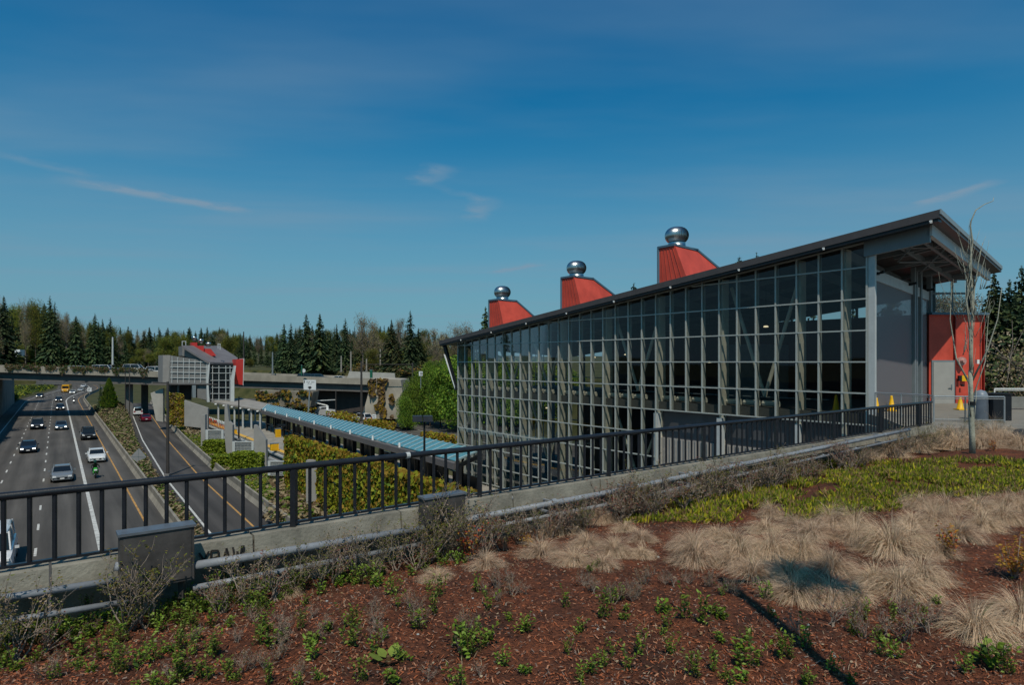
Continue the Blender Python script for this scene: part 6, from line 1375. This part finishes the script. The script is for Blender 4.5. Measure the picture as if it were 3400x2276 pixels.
# ---- yellow green ground cover
def inpoly(x, y, P):
    c = False; j = len(P)-1
    for i in range(len(P)):
        (xi,yi),(xj,yj) = P[i],P[j]
        if (yi > y) != (yj > y) and x < (xj-xi)*(y-yi)/(yj-yi)+xi: c = not c
        j = i
    return c
GCP = [(2030,1745),(2060,1700),(2200,1675),(2330,1625),(2560,1585),(2740,1540),(2880,1525),(3000,1545),(3200,1530),(3420,1530),(3420,1640),(3200,1660),(3080,1650),(2960,1700),(2820,1715),(2660,1735),(2500,1715),(2400,1745),(2250,1735)]
rr = random.Random(8); mb = MB(); cols = [mat('heath_green', (.24,.27,.014), .75, .35, 5, leaf=.3), mat('heath_yellow', (.46,.40,.022), .75, .3, 5, leaf=.3), mat('heath_deep', (.12,.16,.010), .8, .3, 5, leaf=.25), mat('heath_tan', (.26,.17,.07), .8, .3, 5, leaf=.2)]
cnt = 0
while cnt < 9500:
    px, py = rr.uniform(2080,3420), rr.uniform(1520,1760)
    if not inpoly(px,py,GCP): continue
    p = bed(px,py)
    # even cover on the ground: farther rows are denser in the picture, so thin the near ones
    if rr.random() > (p.y/19.)**2: continue
    if noise.noise(Vector((p.x*.9,p.y*.9,9))) +.6*noise.noise(Vector((p.x*2.6,p.y*2.6,4))) < -.2: cnt += 1; continue
    h = .09+.09*(noise.noise(Vector((p.x*1.3,p.y*1.3,1)))+.5); ci0 = rr.choice((0,0,1,2,2,3,3,3))
    for q in range(6):
        a = rr.uniform(0,6.28); tilt = rr.uniform(0,1.15); d = Vector((math.cos(a)*math.sin(tilt),math.sin(a)*math.sin(tilt),math.cos(tilt))); base = p+Vector((rr.gauss(0,.05),rr.gauss(0,.05),rr.uniform(0,h*.5))); L = h*rr.uniform(.5,1)
        s = d.cross(Vector((rr.gauss(0,1),rr.gauss(0,1),.1))).normalized()*rr.uniform(.008,.018); tip = base+d*L; mid = base+d*L*.55
        mb.add([base-s*.3,base+s*.3,mid+s,tip,mid-s], [(0,1,2,3,4)], ci0 if rr.random() < .75 else rr.randrange(4))
    cnt += 1
stuff(mb.build('ground_cover', cols, fix=False), 'yellow green low heath covering the bed between the pipes and the tussocks', 'ground cover')
# ---- leafy weeds
M_wd = [mat('weed_green', (.15,.235,.018), .55, .3, 7, rand=.2, leaf=.35), mat('weed_pale', (.25,.34,.06), .55, .3, 7, rand=.2, leaf=.35), mat('weed_dark', (.045,.09,.012), .65, .3, 7, leaf=.3), mat('weed_stem', (.10,.06,.025), .8, .2, 7)]
def leafquad(mb, base, d, up, L, W, ci):
    s = d.cross(up).normalized()*W; t = base+d*L+Vector((0,0,-.12*L)); m_ = base+d*L*.45+up*.06*L
    mb.add([base, m_+s, t, m_-s], [(0,1,2),(0,2,3)], ci)
def weed(seed, h=.2, stems=6, leaves=9, L=.05, W=.012):
    rr = random.Random(seed); o = thing('leafy_weed', None, 'weed', (0,0,0), local=True); lm, sm_ = MB(), MB()
    for i in range(stems):
        a = rr.uniform(0,6.28); tl = rr.uniform(.05,.55); d = Vector((math.cos(a)*math.sin(tl),math.sin(a)*math.sin(tl),math.cos(tl))); H = h*rr.uniform(.5,1.1); b0 = Vector((rr.gauss(0,.03),rr.gauss(0,.03),0)); sm_.tube([b0,b0+d*H*.5,b0+d*H+Vector((0,0,.02))], [.003,.0025,.0015], 4)
        for q in range(leaves):
            f = (q+1)/leaves; p = b0+d*H*f; aa = rr.uniform(0,6.28); e_ = rr.uniform(.1,.9); dd = Vector((math.cos(aa)*math.cos(e_),math.sin(aa)*math.cos(e_),math.sin(e_))); leafquad(lm, p, dd, Vector((rr.gauss(0,.3),rr.gauss(0,.3),1)).normalized(), L*rr.uniform(.6,1.25), W*rr.uniform(.8,1.3), rr.choice((0,0,1,2)))
    lm.build('leaves', M_wd, o, fix=False); sm_.build('stems', M_wd[3], o, fix=False); return o
WD = [weed(200+i, *p) for i, p in enumerate(((.22,7,9,.055,.013),(.16,9,7,.05,.012),(.3,5,12,.05,.011),(.12,8,6,.06,.016),(.26,9,10,.045,.010)))]; wu = set()
big = [(1150,2150,.9),(1330,2200,.8),(850,1940,.8),(590,2010,.9),(700,1985,.9),(870,1890,.7),(1130,1860,.8),(1210,1850,.7),(1480,1850,.6),(1620,1800,.6),(250,2180,.9),(120,2200,.8),(450,2070,.7),(330,2090,.7),(800,2010,.7),(1400,2090,.9),(1745,2100,.9),(1620,2030,.8),(1690,2060,.6),(2010,2060,.9),(2040,2000,.7),(1925,2100,.7),(2280,2060,1.1),(2400,2060,.9),(2330,2080,.9),(2550,1990,.8),(2560,2050,.6),(2500,2220,1.1),(2460,2160,.8),(2620,2190,.9),(1560,2190,.9),(1530,2150,1.1),(1600,2160,.8),(1300,2270,1.0),(1200,2265,.9),(1040,2200,.8),(900,2150,.8),(880,2080,.7),(650,2130,.8),(400,2240,1.0),(500,2200,.8),(70,2110,.6),(180,2130,.7),(3290,2220,1.2),(3340,2240,1.0),(3200,2230,.9),(2830,2110,.7),(2680,2160,.9),(3110,2010,.7),(1460,1985,.7),(1430,1960,.6),(1960,1900,.5),(1980,1890,.6),(2080,2030,.5),(1110,1760+60,.7),(930,1850,.6),(1520,1820,.7),(1690,1755,.6),(1780,1745,.6),(750,1960,.8),(640,2020,.8),(540,2040,.8),(2080,2230,.6),(1740,2240,.6),(2870,2060,.6)]
rw_ = random.Random(11)
for i in range(95):
    px = rw_.uniform(-20,3380); py = 2290-330*rw_.random()**1.3
    if inpoly(px,py,[(2250,1900),(3400,1900),(3400,2100),(2800,2060),(2300,1960)]): continue
    big.append((px,py,rw_.uniform(.45,.85)))
for i in range(120): px = rw_.uniform(-20,1560); big.append((px, 2125-px*.185+rw_.uniform(-5,75)*(.4+.6*rw_.random()), rw_.uniform(.5,1.0)))
for i in range(40): big.append((rw_.gauss(560,260), rw_.gauss(2140,80), rw_.uniform(.5,.9)))
for i, (px, py, k) in enumerate(big):
    p = bed(px,min(py,2330)); lab = 'leafy green weed growing close along the foot of the pipes' if py < 2150-px*.18 else ('leafy green weed sprouting from open bark mulch' if px < 2200 else 'leafy green weed sprouting near the lamp shadow')
    o = put(WD[i % 5], wu, p, rnd.uniform(0,6.28), k*rnd.uniform(.9,1.35), lab, 'green weeds: '+lab.split('weed ')[1]); o.name = 'leafy_weed'
# large soft leaves low in front
bl_ = thing('broad_leaf_plant', 'low plant with large soft pale green leaves at the bottom of the bed', 'plant', bed(1290,2200)); p = bed(1290,2200); lm = MB()
for a, L in ((.2,.13),(1.3,.15),(2.4,.12),(3.4,.15),(4.4,.12),(5.4,.13)):
    d = Vector((math.cos(a)*.85,math.sin(a)*.85,.45)); s = Vector((-math.sin(a),math.cos(a),0))*L*.38; b0 = p+d*.05; lm.add([b0,b0+d*L*.35+s,b0+d*L*.75+s*.8,b0+d*L,b0+d*L*.75-s*.8,b0+d*L*.35-s], [(0,1,2,3,4,5)])
lm.build('leaves', M_wd[1], bl_, fix=False); m = MB(); m.lathe(p, [(.02,-.02),(.02,.05),(.001,.06)], 8); m.build('stalk', M_wd[3], bl_)
# ---- bare twiggy shrubs
M_tw = mat('twig', (.24,.19,.155), .9, .3, 8); M_tl = [mat('twig_leaf', (.14,.105,.025), .75, .35, 6, leaf=.3), mat('twig_leaf_red', (.22,.06,.045), .75, .35, 6, leaf=.3), mat('twig_leaf_green', (.13,.15,.02), .75, .35, 6, leaf=.3), mat('twig_leaf_dry', (.30,.22,.16), .8, .3, 6, leaf=.2)]
def shrub(seed, h=1.0, trunks=5, leafn=220, pal=(0,0,2,3), spread=.5, name='bare_shrub'):
    rr = random.Random(seed); o = thing(name, None, 'shrub', (0,0,0), local=True); tw, lm = MB(), MB(); ends = []
    def grow(p, d, L, r, lev):
        pts = [p]; q = p; k = 3
        for i in range(k): d = (d+Vector((rr.gauss(0,.14),rr.gauss(0,.14),rr.gauss(.06,.1)))).normalized(); q = q+d*L/k; pts.append(q)
        tw.tube(pts, [r,r*.85,r*.7,r*.5], 4, cap=False)
        if lev >= 2: ends.extend(pts[1:])
        if lev < 4:
            for j in range(rr.choice((2,3,3))):
                b = pts[rr.choice((1,2,3,3))]; dd = (d+Vector((rr.gauss(0,spread),rr.gauss(0,spread),rr.gauss(.15,.3)))).normalized(); grow(b, dd, L*rr.uniform(.55,.85), r*.6, lev+1)
    for t in range(trunks):
        a = rr.uniform(0,6.28); grow(Vector((rr.gauss(0,.03),rr.gauss(0,.03),-.02)), Vector((math.cos(a)*spread,math.sin(a)*spread,1)).normalized(), h*rr.uniform(.3,.42), .011, 1)
    for i in range(leafn):
        p = ends[rr.randrange(len(ends))]+Vector((rr.gauss(0,.015),rr.gauss(0,.015),rr.gauss(0,.015))); a = rr.uniform(0,6.28); leafquad(lm, p, Vector((math.cos(a),math.sin(a),rr.uniform(-.3,.7))).normalized(), Vector((rr.gauss(0,.4),rr.gauss(0,.4),1)).normalized(), rr.uniform(.025,.045), rr.uniform(.007,.013), rr.choice(pal))
    tw.build('twigs', M_tw, o, fix=False); lm.build('leaves', M_tl, o, fix=False); return o
SH = [shrub(300,1.0,6,620,(0,0,2,2)), shrub(301,1.05,5,480,(0,2,3,0)), shrub(302,.8,4,200,(0,3,3,1)), shrub(303,.9,5,420,(1,1,0,3)), shrub(304,.75,7,480,(0,3,1,0))]; su = set()
SHL = [(420,2040,0,1.05,'leafy bare stemmed shrub standing in front of the big junction box'),(480,2030,1,.85,'second leafy shrub in front of the big junction box, right one'),(60,2110,1,.95,'twiggy shrub at the lower left corner over the pipes'),(-20,2130,0,.8,'twiggy shrub cut by the left edge over the pipes'),(150,2110,2,.7,'sparse leaning shrub right of the lower left corner'),(800,1950,2,.75,'sparse low shrub below the graffiti'),(1190,1880,1,.9,'forked bare shrub in front of the pipes midway between the boxes'),(1420,1850,0,.95,'dense twiggy shrub below the small junction box, left one'),(1480,1850,1,.95,'dense twiggy shrub below the small junction box, right one'),(1530,1820,1,1.25,'tall thin shrub right of the small junction box'),(1640,1775,2,1.35,'tall dark thin shrub before the station glass, left one'),(1850,1740,2,1.0,'pinkish bare shrub above the first tussocks'),(1960,1700,3,.9,'reddish shrub on the pipes below the station glass, left one'),(2090,1685,3,.95,'reddish shrub on the pipes below the station glass, middle one'),(2190,1660,3,.9,'reddish shrub on the pipes below the station glass, right one'),(1740,1740,4,.8,'low twiggy shrub on the pipes where the thin conduit dips')]
for px, py, k, s, lab in SHL:
    p = bed(px,py); a, b = toab(p)
    if b < .7: b = .7; a = ra(px,.7); p = RL(a,b); p.z = bedz(a,b)
    o = put(SH[k], su, p, rnd.uniform(0,6.28), s, lab, None); o.name = 'bare_shrub'
rs_ = random.Random(19)
for i in range(20):
    px = (820,905,980,1060,1105,1250,1320,1380,1455,1505,1565,1600,1680,1720,1790,1830,1890,1930,700,745)[i]; b = rs_.uniform(.62,.95); p = RL(ra(px,b),b); p.z = bedz(ra(px,b),b)
    o = put(SH[(1,2,0,1,3,1,0,4,0,1,1,3,0,4,1,3,4,0,2,4)[i]], su, p, rs_.uniform(0,6.28), rs_.uniform(.6,1.0), 'bare twiggy shrub rising in front of the pipes in the middle of the railing', 'shrubs in front of the pipes in the middle of the railing'); o.name = 'bare_shrub'
for i in range(42):
    px = rs_.uniform(2020,3120); a = ra(px,.5); b = rs_.uniform(.55,1.05); p = RL(a,b); p.z = bedz(a,b)
    o = put(SH[rs_.choice((1,3,4,4,0))], su, p, rs_.uniform(0,6.28), rs_.uniform(.8,1.2), 'brown twiggy shrub in the thicket along the right half of the railing', 'shrubs in the thicket along the right half of the railing'); o.name = 'bare_shrub'
for i in range(12):
    px = rs_.uniform(3060,3380); p = bed(px, rs_.uniform(1425,1460)); o = put(SH[rs_.choice((1,4,0))], su, p, rs_.uniform(0,6.28), rs_.uniform(.5,.75), 'low brown shrub along the walkway edge behind the sapling', 'shrubs along the walkway edge'); o.name = 'bare_shrub'
for i, (px, py) in enumerate(((2690,2010),(2760,2080),(2870,2120),(2940,2110),(3000,2130),(3080,2110),(2830,2050),(2650,2110),(2990,2040),(3120,2080))):
    o = put(SH[2 if i % 2 else 4], su, bed(px,py), rs_.uniform(0,6.28), rs_.uniform(.4,.6), 'dark leggy weed shrub in the lower right mulch', 'leggy shrubs in the lower right mulch'); o.name = 'bare_shrub'
for i in range(60):
    px = rs_.uniform(100,2450); py = rs_.uniform(1990,2270) if px < 1600 else rs_.uniform(1930,2010)
    o = put(SH[rs_.choice((2,4))], su, bed(px,py), rs_.uniform(0,6.28), rs_.uniform(.22,.38), 'tiny dry twig tuft sticking out of the mulch', 'dry twig tufts in the mulch'); o.name = 'twig_tuft'
# ---- orange barberries
M_or = [mat('orange_leaf', (.42,.16,.018), .6, .3, 7, leaf=.3), mat('amber_leaf', (.38,.22,.03), .6, .3, 7, leaf=.3), mat('rust_leaf', (.38,.06,.03), .6, .3, 7, leaf=.3)]
def barberry(seed, label, p, h, n, pal=(0,1,1,2)):
    rr = random.Random(seed); o = thing('barberry_shrub', label, 'shrub', p); tw, lm = MB(), MB()
    for i in range(11):
        a = rr.uniform(0,6.28); d = Vector((math.cos(a)*rr.uniform(.15,.7),math.sin(a)*rr.uniform(.15,.7),1)).normalized(); H = h*rr.uniform(.6,1.1); pts = [p, p+d*H*.5+Vector((rr.gauss(0,.02),rr.gauss(0,.02),0)), p+d*H]; tw.tube(pts, [.006,.004,.002], 4)
        for q in range(n//11):
            f = rr.uniform(.2,1); c = p+d*H*f+Vector((rr.gauss(0,.035),rr.gauss(0,.035),rr.gauss(0,.03))); aa = rr.uniform(0,6.28); leafquad(lm, c, Vector((math.cos(aa),math.sin(aa),rr.uniform(-.2,.8))).normalized(), Vector((rr.gauss(0,.5),rr.gauss(0,.5),1)).normalized(), rr.uniform(.03,.055), rr.uniform(.011,.018), rr.choice(pal))
    tw.build('twigs', M_tw, o, fix=False); lm.build('leaves', M_or, o, fix=False); return o
barberry(1,'orange leaved shrub in the upper right mulch, left of two',bed(3150,1850),.42,330); barberry(2,'larger amber leaved shrub at the right edge',bed(3365,1925),.55,480,(0,1,1)); barberry(3,'upright rust and orange shrub below the pipes at the small junction box',bed(1555,1862),.55,300,(0,2,2,1)); barberry(4,'small low orange shrub left of the tussock drift',bed(1755,1815),.2,150,(0,1)); barberry(5,'small orange shrub right of the sapling foot',bed(3300,1500),.4,160,(0,0,2))
# ---- sapling
Ysp = gnd(3228,1512,0).y; SP = thing('sapling_tree', 'tall young bare tree with a staked pale trunk standing in the bed', 'tree', at(3228,1512,Ysp)); M_sb = mat('sapling_bark', (.30,.30,.24), .85, .3, 9, bump=.3, bscale=25)
def lim(pts, r0, r1, name='branch', mt=M_sb):
    q = [at(px,py,Ysp)+Vector((0,dy,0)) for px,py,dy in pts]; k = len(q); m = MB(); m.tube(q, [r0+(r1-r0)*i/(k-1) for i in range(k)], 7); return m.build(name, mt, SP, smooth=True)
lim([(3229,1514,0),(3228,1440,0),(3226,1380,0.02),(3224,1300,0),(3222,1230,.0)], .082, .05, 'trunk')
M_sb.node_tree.nodes['Principled BSDF'].inputs['Roughness'].default_value = .9
lim([(3222,1240,0),(3212,1170,-.1),(3202,1100,-.2),(3192,1000,-.2),(3200,900,-.3),(3196,800,-.3)], .034, .005)
lim([(3224,1240,0),(3232,1150,.1),(3238,1050,.1),(3236,940,.1),(3228,880,.1),(3238,800,.1),(3226,750,.05),(3224,735,0),(3240,698,0),(3270,678,0),(3297,668,.0),(3300,655,0)], .040, .005)
lim([(3226,1260,0),(3245,1170,.2),(3255,1080,.3),(3262,960,.3),(3275,870,.3),(3290,800,.3)], .035, .005)
lim([(3226,1270,0),(3262,1160,-.2),(3285,1060,-.3),(3298,960,-.3)], .028, .005); lim([(3222,1280,0),(3192,1190,.2),(3180,1060,.3),(3186,930,.3)], .03, .004); lim([(3236,1000,.1),(3222,900,.2),(3214,820,.3)], .018, .003); lim([(3227,1330,0),(3290,1200,.2),(3310,1040,.3)], .02, .004)
lim([(3202,1100,-.2),(3182,1010,-.3),(3178,940,-.3)], .015, .003); lim([(3255,1080,.3),(3245,1000,.4),(3250,900,.4)], .015, .003); lim([(3227,1480,0),(3245,1380,.1),(3262,1290,.2)], .015, .004); lim([(3226,1400,0),(3208,1330,-.1),(3196,1260,-.2)], .015, .004)
tr_r = random.Random(88)
for i in range(46):
    px, py = tr_r.choice(((3212,1170),(3202,1100),(3194,1010),(3199,910),(3234,1120),(3238,1050),(3236,950),(3230,880),(3250,1150),(3257,1070),(3263,960),(3285,1060),(3182,1060),(3190,1180),(3222,900),(3226,1250)))
    sg = tr_r.choice((-1,1)); L_ = tr_r.uniform(40,130); x1 = px+sg*L_*tr_r.uniform(.15,.4); dy = tr_r.uniform(-.3,.3)
    lim([(px,py,dy*.4),((px+x1)/2+sg*3,py-L_*.5,dy*.7),(x1,py-L_,dy),(x1+sg*tr_r.uniform(-8,10),py-L_*1.25,dy)], .008, .002, 'twig')
m = MB(); q = at(3227,1340,Ysp); m.tube([q-Vector((0,0,.05)), q+Vector((0,0,.05))], .09, 10); m.build('tree_tie', M_black, SP)
for lst, us in ((TUS,tu),(WD,wu),(SH,su)):
    for o in lst:
        if o not in us:
            for ch in list(o.children): bpy.data.objects.remove(ch)
            bpy.data.objects.remove(o)
